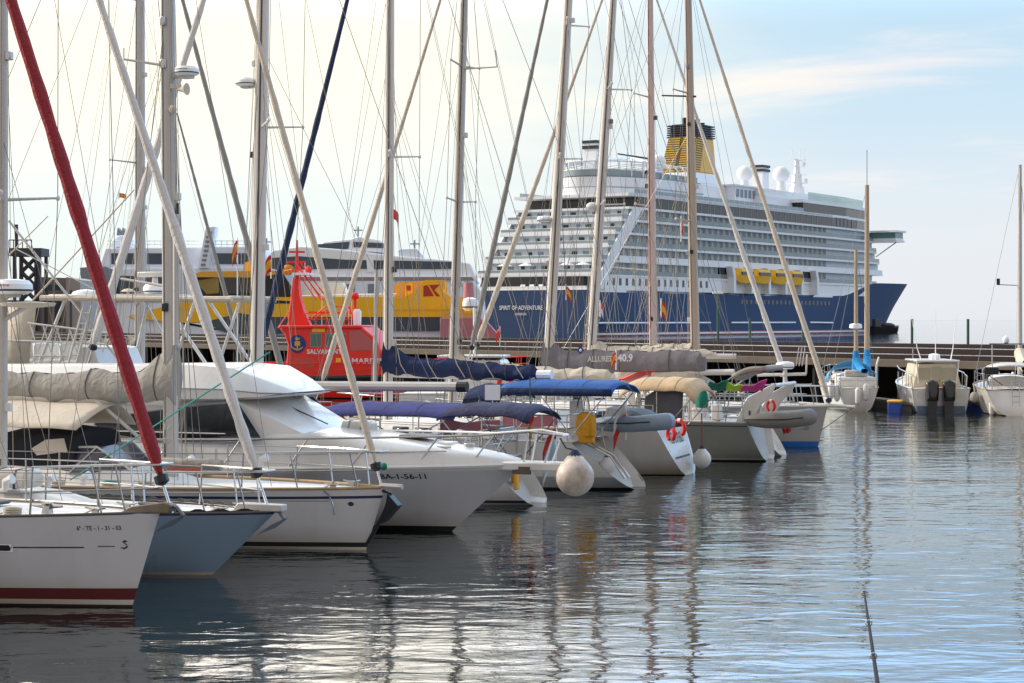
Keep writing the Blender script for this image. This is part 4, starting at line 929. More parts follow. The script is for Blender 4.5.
x2 = fr.L(478, 392); canopy(Gb, 'sprayhood', x1[0]-.1, x2[0], 1.15, x1[1]-.22, .2, CVN, drop=(0, .4), zdeck=1.3, lx=.05)
g = MB(); px_ = fr.L(381, 270); p2 = fr.L(379, 388); g.tube([(px_[0], .25, px_[1]), (p2[0], .25, p2[1])], .05, ALU, 8); g.tube([(px_[0], .25, px_[1]), (px_[0]-.03, .25, px_[1]+.22)], .045, BLK, 6); g.build('spinnaker_pole', Gb)
wheel(Gb, -3.4, 1.75)
g = MB(); g.tube([(-LG/2+1.3, .5, 1.1), (-LG/2+.55, .5, .75), (-LG/2+.2, .5, .25)], .03, STEEL, 6); g.tube([(-LG/2+1.3, .2, 1.1), (-LG/2+.55, .2, .75), (-LG/2+.2, .2, .25)], .03, STEEL, 6); g.build('swim_ladder', Gb)
# ------------------------------------------------------------------ H: cream sail, beige bimini, rounded lettered stern
LH = 9.8; H = Hull(LH, 3.2, 1.3, 1.15, .6, .5, sf=.74, wl=.8)
fr = Frame(690, 474, ST, -LH/2); Hb = boat('sailing_yacht', 'white sailing yacht with cream folded sail, beige cockpit tent and lettered rounded stern', 'sailboat', fr, GRP)
H.build(Hb, [(.02, ANTIB), (.3, GEL2), (('f', 1.0), GEL2)]); H.transom(Hb, GEL, rim=.05, depth=.02); H.rail(Hb, DECKT, .025)
coachroof(H, Hb, -1.4, 2.6, .38); lines(H, Hb, [.28, .46, .64], .6, .86); pulpit(H, Hb, .86); pushpit(H, Hb)
mh_, ath, bx, z0, hh = rig(fr, H, Hb, (454, 345), (464, 0), (322, 382, 440, 0), r=.125, stay_r=.075, stay_m=SAILT, seed=41, sp_len=.95, sweep=.1, spreaders=(.42, .68), halyards=8, mm=ALU)
sx, sz = fr.L(500, 67); g = MB(); g.tube([(ath(sz-z0)[0], 0, sz+.0), (sx, .2, sz-.02)], [.03, .02], ALU, 6); g.tube([(sx, .2, sz-.02), (sx+.05, .2, sz+.42)], .02, ALU, 5); g.build('spreader', mh_)
bz = fr.L(470, 378)[1]; xe = fr.L(618, 379); boom(Hb, bx-.1, xe[0], bz, .08, ALUW)
sail_cover(Hb, bx-.15, xe[0]+.1, bz-.03, .46, .28, .24, CVC, seed=12, front=.3, lump=.12)
x0, x1 = fr.L(706, 378), fr.L(632, 378); canopy(Hb, 'bimini', x0[0], x1[0], 1.0, x0[1]-.2, .2, mat('canvas beige', '#c7ab85', .85, var=.12, scale=3, bump=.5), drop=(.2, .06), zdeck=1.2, lx=.12)
g = MB(); g.sheet(lambda u, v: (x0[0]+.35+1.0*u, .93-.12*v, 1.25+(x0[1]-1.45)*v*(.6+.4*math.sin(math.pi*(.3+.6*u)))), 8, 6, CVD); g.build('cockpit_tent', Hb, solid=.02)
lettering('hull_number', 'V510160', 1.15, .28, lambda u, v: (H.X(0, .78+v)-.02, .55-u, .78+v), LETK, Hb, .01)
lettering('boat_name', 'PZ', .28, .16, lambda u, v: (H.X(0, .95+v)-.02, -.72-u, .95+v), LETG, Hb, .01)
g = MB(); g.add([(H.X(0, z)-.02, y, z) for y, z in ((.6, .42), (-.6, .44), (-.6, .48), (.6, .46))], [(0, 1, 2, 3)], LETK); g.build('exhaust_slot', Hb, smooth=0)
wheel(Hb, -3.6, 1.8)
# ------------------------------------------------------------------ I: grey hull, big lettered boom cover
LI = 10.2; H = Hull(LI, 3.1, 1.25, 1.08, .6, .35, sf=.78, wl=.86)
fr = Frame(770, 460, ST, -LI/2); Ib = boat('sailing_yacht', 'grey hulled sailing yacht with large lettered grey boom cover and white stern arch', 'sailboat', fr, GRP)
H.build(Ib, [(.03, ANTIB), (.08, GEL), (('f', .9), GREYH), (('f', .925), NAVYS), (('f', 1.0), GREYH)]); H.transom(Ib, GEL, rim=.14, depth=.16, inner=COCK); H.rail(Ib, ALU, .03)
coachroof(H, Ib, -1.6, 2.8, .4); lines(H, Ib, [.28, .46, .64], .6, .86); pulpit(H, Ib, .86); pushpit(H, Ib)
mi_, ati, bx, z0, hh = rig(fr, H, Ib, (549, 350), (568, 0), (472, 345, 547, 0), r=.15, stay_r=.08, stay_m=SAILG, seed=51, sp_len=.9, sweep=.4, spreaders=(.46, .7), halyards=9, mm=ALUW)
bz = fr.L(560, 375)[1]; xe = fr.L(706, 358); boom(Ib, bx-.1, fr.L(734, 354)[0], bz, .085, ALUW, .14)
sc_ = sail_cover(Ib, bx+.05, xe[0], bz-.05, .78, .6, .24, mat('canvas boom grey', '#77757a', .9, var=.1, scale=3, bump=.3), seed=17, front=.42, back_z=.18, lump=.025)
lx, lz = fr.L(587, 362, .3); lettering('cover_name', 'ALLURES', .74, .17, lambda u, v: (lx-u, .262, lz+v+.02*u), LETG, sc_, .02)
lx2, lz2 = fr.L(617, 362, .3); lettering('cover_number', '40.9', .46, .23, lambda u, v: (lx2-u, .262, lz2+v+.02*u), LETW, sc_, .03)
ex_, ez_ = fr.L(580, 350, .3); g = MB(); g.add([(ex_, .262, ez_-.12), (ex_-.12, .262, ez_), (ex_, .262, ez_+.12), (ex_+.12, .262, ez_)], [(0, 1, 2, 3)], EMB); g.add([(ex_, .266, ez_-.05), (ex_-.05, .266, ez_), (ex_, .266, ez_+.05), (ex_+.05, .266, ez_)], [(0, 1, 2, 3)], LETW); g.build('cover_emblem', sc_, smooth=0)
sx, sz = fr.L(528, 320); 
g = MB(); rx, rz_ = fr.L(547, 222); radar(mi_, (ati(rz_-z0)[0]+.34, .0, rz_), .24, .18, arm=(ati(rz_-z0)[0], 0, rz_-.02))
a = fr.L(736, 424, 1.0); b = fr.L(752, 393, 1.0); c_ = fr.L(776, 383, 1.0)
for side in (-1, 1):
    g = MB(); pa = [(a[0], a[1]), (b[0]+.1, b[1]-.12), (b[0]-.35, b[1]+.12), (c_[0], c_[1])]; pbk = [(c_[0], c_[1]-.12), (b[0]-.55, b[1]-.08), (b[0]-.3, b[1]-.3), (a[0]-.45, a[1])]
    g.prism(pa+pbk, side*1.12-.05, side*1.12+.05, GEL); arch = g.build('stern_arch', Ib, bevel=.02)
g = MB(); g.tube([(c_[0], -1.12, c_[1]-.06), (c_[0], 1.12, c_[1]-.06)], .05, GEL, 8); g.build('arch_beam', Ib)
p0 = fr.L(702, 398, 1.0); p1 = fr.L(732, 377, 1.0); p2 = fr.L(762, 371, 1.0)
for y in (-.95, .95):
    g = MB(); g.tube([(p0[0], y, p0[1]), (p1[0], y, p1[1]), (p2[0], y, p2[1])], .022, STEEL, 6); g.tube([(p1[0], y, p1[1]), (p1[0]+.2, y, 1.1)], .02, STEEL, 5); g.build('canopy_frame', Ib)
g = MB(); g.sheet(lambda u, v: (p1[0]+(p2[0]-p1[0])*u*1.1, -1+2*v, p1[1]+(p2[1]+.06-p1[1])*u+.1*math.sin(math.pi*u)-.3*v*(1-v)*(1-u)), 8, 8, CVG); g.build('rolled_awning', Ib, solid=.12)
g = MB()
for i in range(4): g.box(-2.2-i*.55, -1.95-i*.55, .4, .7, 1.1, 1.45+.1*(i % 2), DECKW)
g.build('cockpit_seat', Ib, bevel=.03)
q0 = fr.L(620, 376); q1 = fr.L(700, 372)
g = MB(); g.sheet(lambda u, v: (q0[0]+(q1[0]-q0[0])*u, .5-1.0*abs(2*v-1)+.9*(2*v-1)*0+(1.0*(2*v-1)), q0[1]+.12-.32*abs(2*v-1)**1.3), 10, 8, CVC); g.build('boom_awning', Ib, solid=.02)
wheel(Ib, -3.2, 1.75, y=.5); wheel(Ib, -3.2, 1.75, y=-.5)
for x in (-2.6, -1.9, -1.2): winch(Ib, (x, 1.15, 1.15)); winch(Ib, (x, -1.15, 1.15))
# ------------------------------------------------------------------ J: hidden sloop with a narrow white stern
LJ = 9.6; H = Hull(LJ, 2.5, 1.2, 1.1, .6, .8, sf=.7, wl=.82)
fr = Frame(784, 455.5, ST, -LJ/2); Jb = boat('sailing_yacht', 'white sailing yacht with a leaning mast, mostly hidden behind the grey hulled yacht', 'sailboat', fr, GRP)
H.build(Jb, [(.0, ANTIB), (.06, GEL), (('f', 1.0), GEL)]); H.transom(Jb, GEL, rim=.08, depth=.2); H.rail(Jb, ALU, .022)
coachroof(H, Jb, -1.4, 2.6, .38); lines(H, Jb, [.28, .46, .64], .6, .86); pulpit(H, Jb, .86); pushpit(H, Jb)
mj, atj, bx, z0, hh = rig(fr, H, Jb, (592, 340), (613, 0), (478, 342, 602, 0), r=.14, stay_r=.085, stay_m=SAILT, seed=61, sp_len=.9, sweep=.5, spreaders=(.45, .7), halyards=8, mm=ALUW)
bz = fr.L(600, 352)[1]; xe = fr.L(736, 353); boom(Jb, bx-.1, xe[0], bz-.1, .08, ALUW)
sail_cover(Jb, bx-.1, xe[0]+.6, bz-.12, .34, .2, .2, CVC, seed=23, front=.15, lump=.12)
rx, rz_ = fr.L(589, 207); g = MB(); g.ball((atj(rz_-z0)[0]+.25, 0, rz_), .2, .2, .14, FENW, 12, 8); g.build('radar', mj)
# ------------------------------------------------------------------ K: grey hull with blue waterline, bow right, bowsprit
LK_ = 10.5; H = Hull(LK_, 3.0, 1.25, 1.2, .3, -.5, sf=.66, wl=.86)
fr = Frame(818, 446.5, HD, LK_/2-.3); Kb = boat('sailing_yacht', 'warm grey sailing yacht with bright blue waterline and bowsprit at the outer end', 'sailboat', fr, GRP)
H.build(Kb, [(.0, ANTIB), (.16, BOOTB), (('f', 1.0), GREYB)]); H.transom(Kb, GREYB, depth=.05); H.rail(Kb, GEL, .035)
coachroof(H, Kb, -2.4, 1.8, .42); lines(H, Kb, [.22, .4, .58, .72], .6, .84); pulpit(H, Kb, .84, over=.35); pushpit(H, Kb)
mk_, atk, bx, z0, hh = rig(fr, H, Kb, (695, 345), (688, 0), (828, 398, 700, 0), r=.14, stay_r=.085, stay_m=SAILT, seed=71, sp_len=.9, sweep=.3, spreaders=(.4, .68), halyards=9, mm=ALUB)
sx, sz = fr.L(664, 97); g = MB(); g.tube([(bx, 0, sz-.03), (sx, -.25, sz+.02)], [.035, .025], TRUSS, 6); g.build('spreader', mk_)
g = MB(); g.tube([(LK_/2-.9, 0, 1.3), (LK_/2+.85, 0, 1.24)], [.075, .05], ALUW, 8); g.tube([(LK_/2+.8, 0, 1.22), (LK_/2-.2, 0, .5)], .012, WIRE, 4); g.build('bowsprit', Kb)
boom(Kb, bx-.1, bx-3.2, 2.7); sail_cover(Kb, bx-.15, bx-3.1, 2.7, .5, .3, .18, CVC, seed=33)
g = MB(); x0_, z0_ = skin(fr, H, 800, 426); f = on(H, -1, x0_, z0_, 1)
g.add([f(-.45, -.12), f(.25, -.12), f(.25, .12), f(-.45, .12)], [(0, 1, 2, 3)], GREYH); g.build('nameplate', Kb, smooth=0)
# ------------------------------------------------------------------ L: sloop beyond K with radar gantry
LL = 10.0; H = Hull(LL, 3.0, 1.25, 1.15, .6, .5, sf=.7, wl=.84)
fr = Frame(788, 443, HD, LL/2-.6); Lb = boat('sailing_yacht', 'white sailing yacht with pale radar gantry, behind the blue waterline yacht', 'sailboat', fr, GRP)
H.build(Lb, [(.0, ANTIB), (.06, GEL), (('f', 1.0), GEL)]); H.transom(Lb, GEL, depth=.1); H.rail(Lb, ALU, .022)
coachroof(H, Lb, -2.2, 2.2, .4); lines(H, Lb, [.22, .4, .58, .72], .6, .86); pulpit(H, Lb, .86); pushpit(H, Lb)
ml, atl, bx, z0, hh = rig(fr, H, Lb, (653, 345), (650, 0), (782, 366, 657, 0), r=.125, stay_r=.085, stay_m=SAILW, seed=81, sp_len=.9, sweep=.3, spreaders=(.45, .7), halyards=9, mm=mat('spar pinkish white', '#cdb9b4', .45, .1))
sx, sz = fr.L(620, 155); g = MB(); g.tube([(bx, 0, sz-.18), (sx, -.25, sz+.02)], [.035, .025], TRUSS, 6); g.build('spreader', ml)
sx, sz = fr.L(615, 268); g = MB(); g.tube([(bx, 0, sz-.1), (sx, -.25, sz+.02)], [.03, .022], ALUW, 6); g.tube([(sx, -.25, sz), (sx, -.25, sz+.25)], .015, FENW, 5); g.build('spreader', ml)
g = MB(); g.tube([(bx-.13, -.13, 3.5), (bx-.12, -.1, 14)], .009, mat('halyard red', '#d0604f', .8), 5); g.build('red_halyard_cover', ml)
# gantry with radar on K's foredeck region (part of L)
q0 = fr.L(785, 358); 
g = MB(); zb = 1.25; g.tube([(q0[0], 0, zb), (q0[0], 0, q0[1]-.35)], .07, ALUW, 8)
qa = fr.L(757, 375); qb = fr.L(806, 374); qc = fr.L(807, 355)
g.tube([(qa[0], 0, qa[1]), (qb[0], 0, qb[1])], .05, ALUW, 8); g.tube([(qb[0], 0, qb[1]), (qc[0], 0, qc[1]), (qc[0], 0, qc[1]+.02)], .03, ALUW, 6); g.tube([(q0[0], -.5, qa[1]), (q0[0], .5, qa[1])], .04, ALUW, 6)
for q in (796, 799, 802): p = fr.L(q, 352); g.tube([(p[0], 0, qa[1]+.3), (p[0]+.1, 0, p[1]+.2)], .018, ALUW, 5)
ga = g.build('gantry', Lb); radar(ga, (q0[0], 0, q0[1]-.35), .3, .24)
# ------------------------------------------------------------------ D: white motor yacht, bow right
LD = 13.0; H = Hull(LD, 4.0, 1.27, 1.05, 1.45, .3, sf=.9, tm=.36, wl=.8, full=.8, sheer=1.3, vee=.12, tuck=0)
fr = Frame(452, 531, HD, LD/2-1.45); D = boat('motor_yacht', 'large white motor yacht with flybridge, dark side windows and white covered windscreen', 'motor yacht', fr)
H.build(D, [(.0, ANTIB), (.09, BLK), (('f', .93), GELG), (('f', 1.0), GEL)]); H.transom(D, GEL, depth=.05); H.rail(D, GEL, .045, name='rub_rail')
sts = []
for px, py in ((521, 461), (505, 456), (470, 449), (430, 442), (390, 436), (345, 430), (260, 428), (120, 426), (-60, 424), (-250, 422)):
    x, z = fr.L(px, py); e = H.ex(x, 1); y = max(.06, e[1]); z0 = e[2]-.02; z = max(z, z0+.03)
    sts.append((x, [(y*.94, z0), (y*.9, z0+(z-z0)*.55), (y*.78, z-.03), (y*.6, z), (0, z+.05)]))
g = MB(); g.shell(sts, GEL); g.build('foredeck', D, smooth=45)
xf, zf = fr.L(347, 432); xt, zt = fr.L(272, 396); xe = fr.L(-260, 400)[0]
sts = []
for q in (0, .25, .5, .75, 1.0):
    x = xf+(xt-xf)*q; z = zf-.1+(zt-zf+.1)*q; b = 1.0+.55*q**.7; sts.append((x, [(b, zf-.15), (b-.05, zf-.15+(z-zf+.15)*.5), (b-.16*q-.04, z-.04), (b*.6, z+.01), (0, z+.05)]))
sts.append((xe, [(1.6, zf-.15), (1.52, (zf+zt)/2), (1.42, zt-.04), (.95, zt+.01), (0, zt+.05)]))
g = MB(); g.shell(sts, GEL); dh = g.build('deckhouse', D, smooth=40)
def ys(z): return 1.625-.17*max(0, (z-zf+.15)/(zt-zf+.15))
def side_plate(mb, pts, m, off=0.0):
    mb.add([(x, -ys(z)-off, z) for x, z in pts]+[(x, ys(z)+off, z) for x, z in pts], [tuple(range(len(pts))), tuple(range(2*len(pts)-1, len(pts)-1, -1))], m)
for k, poly in enumerate(([(96, 424), (103, 420), (130, 414), (160, 410), (181, 408), (181, 441), (150, 440), (125, 436), (105, 430)], [(185, 407), (215, 404), (238, 402), (266, 440), (225, 442), (185, 442)])):
    pts = [fr.L(a, b_, -1.5) for a, b_ in poly]
    for sd_ in (-1, 1):
        g = MB(); g.add([(x, sd_*ys(z), z) for x, z in pts], [tuple(range(len(pts)))], GLASS); g.build('side_window', dh, smooth=0)
        g = MB(); g.tube([(x, sd_*(ys(z)+.004), z) for x, z in pts], .014, FERG, 5, closed=True); g.build('window_frame', dh)
sts = []
for px, pt, pb, b in ((313, 391.5, 393, .75), (290, 380, 396.5, 1.25), (262, 366.5, 398, 1.5), (225, 363, 398, 1.6), (150, 364, 398, 1.62), (-250, 366, 397, 1.6)):
    x, z1 = fr.L(px, pt); z0 = fr.L(px, pb)[1]; zm = z0+(z1-z0)*.35
    sts.append((x, [(b*.93, z0), (b, z0+.04), (b*.98, zm), (b*.74, z1-.01), (b*.66, z1), (0, z1-.02)]))
g = MB(); g.shell(sts, GEL); fb = g.build('flybridge', D, smooth=24)
g = MB()
for side in (-1, 1): g.tube([(s_[0], side*(s_[1][2][0]+.004), s_[1][2][1]) for s_ in sts], .012, FERG, 4)
g.build('seam', fb)
for side in (-1, 1):
    g = MB(); tt = [.3+.04*i for i in range(17)]
    top = [H.E(t, side, .55, .12) for t in tt]+[(LD/2+.2, side*.3, H.fbow+.62), (LD/2+.78, side*.16, H.fbow+.55)]
    g.tube([H.E(.285, side, .3, .1)]+top, .022, STEEL if side < 0 else GEL, 6)
    if side < 0: g.tube([H.E(t, side, .28, .12) for t in tt[:-1]], .012, STEEL, 5)
    for t in (.36, .47, .58, .68, .77, .86, .93): g.tube([H.E(t, side, 0, .1), H.E(t+.03, side, .55, .12)], .016, STEEL, 5)
    if side > 0: g.tube([(LD/2+.78, .16, H.fbow+.55), (LD/2+.78, -.16, H.fbow+.55)], .02, GEL, 6)
    for x, dx in ((LD/2+.05, .1), (LD/2+.45, .2)): g.tube([(x, side*.2, H.fbow+.02), (x+dx, side*.22, H.fbow+.58)], .02, GEL, 5)
    g.build('bow_rail', D)
g = MB(); g.slab([(LD/2-.6, -.3), (LD/2+.55, -.24), (LD/2+.78, -.14), (LD/2+.78, .14), (LD/2+.55, .24), (LD/2-.6, .3)], H.fbow-.10, H.fbow+.06, GEL); g.build('bow_platform', D, bevel=.03)
g = MB(); g.box(LD/2-.15, LD/2+.2, -.27, -.2, H.fbow-.16, H.fbow-.02, mat('weathered fender board', '#5c5046', .8, var=.3)); g.build('platform_pad', D)
g = MB(); g.box(LD/2-1.9, LD/2-1.4, -.2, .2, H.fbow+.18, H.fbow+.38, DECKW); g.lathe([(.1, 0), (.08, .2), (.12, .24)], (LD/2-1.1, .0, H.fbow+.12), STEEL, 10); g.build('windlass', D, bevel=.03)
anchor(D, (LD/2+.75, 0, H.fbow-.04), .8)
x0, z0 = skin(fr, H, 381, 479); lettering('registration', 'BA-1-56-11', .78, .10, on(H, -1, x0, z0, 1), LETK, D, .015)
nx, nz = fr.L(391, 467, -1.2); g = MB(); g.ball((nx, -1.5, nz+.03), .07, .05, .07, GREENT, 10, 6); g.build('starboard_light', D)
cx_, cz_ = fr.L(357, 425, .3); canister(fr.G(cx_+.1, .2, cz_-.22), .62, .42, .32, 'white life raft canister on the motor yacht foredeck before the windscreen', strap=FERG)
hatch(D, fr.L(420, 440)[0], fr.L(420, 440)[1]+.06, .6)
for side in (-1, 1):
    g = MB(); hx = [fr.L(px, 445) [0] for px in (130, 190, 240, 270)]; g.tube([(x, side*1.68, zf+.02) for x in hx], .014, STEEL, 5)
    for x in hx: g.tube([(x, side*1.68, zf+.02), (x, side*1.6, zf-.02)], .012, STEEL, 4)
    g.build('grab_rail', dh)
g = MB(); g.tube([(xf-.25, -.3, zf+.16), (xt+.25, -.1, zt-.12)], .012, BLK, 4); g.build('wiper', dh)
for px in (395, 455): hx, hz2 = fr.L(px, 440); e = H.ex(hx, -1); g = MB(); g.tube([(hx-.14, -.5, e[2]+.34), (hx+.14, -.5, e[2]+.34)], .02, STEEL, 5); g.build('deck_cleat', D)
# big bow fender hanging from D's rail
def ball_fender(p, r, top, label, m=FENW, rope=ROPE, collar=SAILN, grp='ball fenders hung from the sterns and bows'):
    t = thing('ball_fender', label, 'fender', p, 0, grp); g = MB()
    prof = [(.01, -r)]+[(r*math.cos(a*math.pi/16), r*math.sin(a*math.pi/16)) for a in range(-7, 5)]+[(r*.42, r*1.05), (r*.2, r*1.28), (r*.12, r*1.34)]
    g.lathe(prof, (0, 0, 0), m, 22); g.build('float', t)
    g = MB(); g.lathe([(r*.43, r*1.03), (r*.22, r*1.3), (r*.14, r*1.42), (r*.05, r*1.44)], (0, 0, 0), collar, 12); g.build('collar', t)
    q = Vector(top)-Vector(p); g = MB(); g.tube([(0, 0, r*1.4), tuple(q*.6+Vector((0, 0, r*.3))), tuple(q)], .018, rope, 6); g.build('rope', t)
    return t
fp = W(575, 477, 35.0); tp = fr.G(LD/2+.72, -.1, H.fbow+.5)
ball_fender(fp, .345, tp, 'big stained cream ball fender hanging from the motor yacht bow', FEND, BLK)
fp = W(702, 459, 49.6); ball_fender(fp, .235, fp+Vector((0.02, .3, 1.15)), 'white ball fender on a red rope between lettered stern and grey hulled yacht', FENW, mat('rope red', '#8c3a34', .8))
fp = W(607, 466, 45.4); ball_fender(fp, .19, fp+Vector((-.1, .4, .75)), 'white ball fender resting inside the scooped open stern', FENW)
# ------------------------------------------------------------------ flybridge cruiser behind D, with tube frame
LE = 10.5; H = Hull(LE, 3.3, 1.4, 1.1, .9, .3, sf=.88, tm=.36, wl=.82, vee=.2, tuck=0)
fr = Frame(205, 467, HD, LE/2-.9); E = boat('motor_cruiser', 'white motor cruiser with cream tube frame over its flybridge, far left behind other boats', 'motor cruiser', fr)
H.build(E, [(.0, ANTIB), (.08, NAVYS), (('f', 1.0), GEL)]); H.transom(E, GEL, depth=.05); H.rail(E, GEL, .04)
xa = fr.L(-120)
g = MB(); z1 = fr.L(60, 374)[1]; x1 = fr.L(128, 374)[0]; x2 = fr.L(165, 400)[0]
g.shell([(x2, [(.9, 1.2), (.85, 1.35), (0, 1.4)]), (x1, [(1.35, 1.2), (1.2, z1), (0, z1+.05)]), (xa, [(1.4, 1.2), (1.25, z1), (0, z1+.05)])], GEL); eh = g.build('deckhouse', E, smooth=30)
g = MB()
for a, b in ((-40, 0), (8, 50), (58, 118)):
    xx, xy = fr.L(a, 390, -1.3)[0], fr.L(b, 390, -1.3)[0]; g.add([(xx, -1.385, 1.75), (xy, -1.375, 1.75), (xy-.1, -1.3, z1-.2), (xx, -1.31, z1-.2)], [(0, 1, 2, 3)], BINB if a == 58 else GLASS)
g.build('window', eh, smooth=0)
zt = fr.L(120, 298)[1]; z2 = fr.L(60, 350)[1]
g = MB()
for i in range(3):
    x = fr.L(38+i*26); g.box(x-.35, x+.2, -.9, .9, z1+.03, z1+.42, DECKW); g.box(x-.4, x-.25, -.9, .9, z1+.03, z1+.85, DECKW)
g.build('flybridge_seat', E, bevel=.06)
g = MB(); x = fr.L(112); g.prism([(x-.5, z1), (x+.45, z1), (x+.1, z1+.75), (x-.3, z1+.8)], -1.1, 1.1, GEL); g.build('flybridge_console', E, bevel=.05)
xl, xr = fr.L(66, 297)[0], fr.L(254, 300)[0]
g = MB()
for y in (-1.15, 1.15):
    g.tube([(xl, y, zt), (xr, y, zt-.06)], .075, CVC, 8)
    xm = fr.L(205, 300)[0]; xq = fr.L(262, 372)[0]; xd = fr.L(188, 372)[0]; zq = fr.L(262, 372)[1]
    g.tube([(xm-.6, y, zt-.05), (xq, y, 1.5)], .045, GEL, 6); g.tube([(xm+.4, y, zt-.06), (xd-.2, y, 1.5)], .045, GEL, 6)
    xw = fr.L(90, 300)[0]; xz = fr.L(60, 380)[0]; g.tube([(xw, y, zt-.05), (xz, y, z1)], .045, GEL, 6)
    xw = fr.L(125, 300)[0]; xz = fr.L(108, 380)[0]; g.tube([(xw, y, zt-.05), (xz, y, z1)], .045, GEL, 6); g.tube([(xw-.1, y, zt-.1), (fr.L(170), y, z1-.4)], .035, GEL, 6)
for x in (xl, (xl+xr)/2, xr-.1): g.tube([(x, -1.15, zt-.02), (x, 1.15, zt-.02)], .055, CVC, 8)
g.build('tube_frame', E)
g = MB(); g.slab([(xl+.2, -1.1), (fr.L(170, 300)[0], -1.1), (fr.L(170, 300)[0], 1.1), (xl+.2, 1.1)], zt+.03, zt+.09, GEL); g.build('hard_top', E, bevel=.02)
def Ez(px, py): return fr.L(px, py)
p = Ez(155, 288); radar(E, (p[0], 0, zt+.1), .32, .28)
g = MB(); p = Ez(155, 274); g.box(p[0]-.5, p[0]+.35, -.1, .1, p[1]-.08, p[1]+.06, GEL); g.lathe([(.1, zt+.3), (.08, p[1]-.08)], (p[0], 0, 0), GEL, 8); g.build('array_radar', E, bevel=.03)
g = MB(); p = Ez(122, 290); g.lathe([(.02, .16), (.2, .18), (.12, .24), (.02, .26)], (p[0], .3, zt), CVC, 12); g.tube([(p[0], .3, zt), (p[0], .3, zt+.2)], .04, CVC, 6); g.build('antenna_dome', E)
g = MB(); p = Ez(86, 293); g.ball((p[0], 0, zt+.1), .4, .4, .14, GEL, 12, 6); g.build('vent_cowl', E)
g = MB()
for i in range(7):
    p = Ez(25+i*9, 340); g.tube([(p[0], -1.2, z1+.05), (p[0]+.35, -1.2, z1+.55)], .025, GEL, 5); g.tube([(p[0]+.35, 1.2, z1+.05), (p[0], 1.2, z1+.55)], .025, GEL, 5)
for y in (-1.2, 1.2):
    for zz in (.3, .55): g.tube([(Ez(-60, 340)[0], y, z1+zz), (Ez(98, 340)[0], y, z1+zz-.05)], .022, GEL, 5)
g.build('flybridge_rail', E)
g = MB(); c0_, c1_ = fr.L(4, 302, -1.2), fr.L(32, 372, -1.2); g.add([(c0_[0], -1.2, c0_[1]), (c1_[0]+.15, -1.2, c0_[1]), (c1_[0]-.1, -1.25, c1_[1]), (c0_[0]-.2, -1.25, c1_[1])], [(0, 1, 2, 3)], CVC); g.build('side_curtain', E, solid=.03)
for side in (-1, 1):
    g = MB(); g.tube([H.E(.3+.05*i, side, .6, .1) for i in range(14)], .02, STEEL, 5)
    for t in (.35, .5, .65, .8, .92): g.tube([H.E(t, side, 0, .1), H.E(t, side, .6, .1)], .015, STEEL, 5)
    g.build('deck_rail', E)
g = MB(); p = Ez(47, 368); g.shell([(p[0]-.35, [(.25, p[1]-.1), (.2, p[1]+.5), (0, p[1]+.55)]), (p[0]+.3, [(.25, p[1]-.1), (.15, p[1]+.6), (0, p[1]+.66)])], CVG); g.build('covered_engine', E, bevel=.05)
for (pa, pb, r_, y_, m_) in (((9, 221), (128, 372), .034, -1.2, ALU), ((33, 300), (134, 190), .024, -1.0, CVC), ((16, 249), (96, 290), .016, -.6, ALU), ((8, 256), (48, 216), .02, .8, CVC), ((100, 300), (128, 372), .03, 1.1, GEL)):
    a, b = fr.L(*pa, y_), fr.L(*pb, y_); g = MB(); g.tube([(a[0], y_, a[1]), (b[0], y_, b[1])], [r_, r_*.8], m_, 6); g.build('outrigger', E)
g = MB()
for i in range(6):
    a, b = fr.L(30+i*13, 324+i*1.2, -1.3), fr.L(38+i*13, 352, -1.3); c_ = fr.L(47+i*12, 326+i, -1.3)
    g.tube([(a[0], -1.3, a[1]), (b[0], -1.3, b[1]), (c_[0], -1.3, c_[1])], .022, GEL, 5)
a, b = fr.L(28, 323, -1.3), fr.L(108, 333, -1.3); g.tube([(a[0], -1.3, a[1]), (b[0], -1.3, b[1])], .028, GEL, 6)
a, b = fr.L(5, 340, -1.3), fr.L(106, 344, -1.3); g.tube([(a[0], -1.3, a[1]), (b[0], -1.3, b[1])], .024, GEL, 6); g.build('folded_gangway_frame', E)
g = MB()
for q in (0, 8):
    a, b = fr.L(84+q, 305, -1.32), fr.L(66+q, 372, -1.32); g.tube([(a[0], -1.32, a[1]), (b[0], -1.32, b[1])], .028, GEL, 6)
for i in range(6): a, b = fr.L(82-i*2.9, 313+i*10.5, -1.32), fr.L(90-i*2.9, 313+i*10.5, -1.32); g.tube([(a[0], -1.32, a[1]), (b[0], -1.32, b[1])], .02, GEL, 5)
g.build('ladder', E)
# ------------------------------------------------------------------ sloop far left behind the cruiser (mast at x=140)
LM = 9.5; H = Hull(LM, 3.0, 1.2, 1.1, .6, .5, sf=.72)
fr = Frame(288, 446, HD, LM/2-.6); Mb = boat('sailing_yacht', 'white sailing yacht with grey mast, hidden behind the tube framed motor cruiser', 'sailboat', fr, GRP)
H.build(Mb, [(.0, ANTIB), (.06, NAVYS), (('f', 1.0), GEL)]); H.transom(Mb, GEL, depth=.1); H.rail(Mb, ALU, .022); coachroof(H, Mb, -1.6, 2.4, .4); pulpit(H, Mb, .86); lines(H, Mb, [.25, .45, .65], .6, .86)
mm_, atm, bx, z0, hh = rig(fr, H, Mb, (140, 345), (140, 0), (285, 382, 183, 0), r=.165, stay_r=.10, stay_m=SAILG, seed=91, sp_len=.9, sweep=.6, spreaders=(.42, .7), halyards=5, mm=ALU)
a_, b_ = fr.L(244, 362), fr.L(177, 113); furled(Mb, (a_[0], 0, a_[1]), (b_[0], 0, b_[1]), .075, SAILG, seed=95)
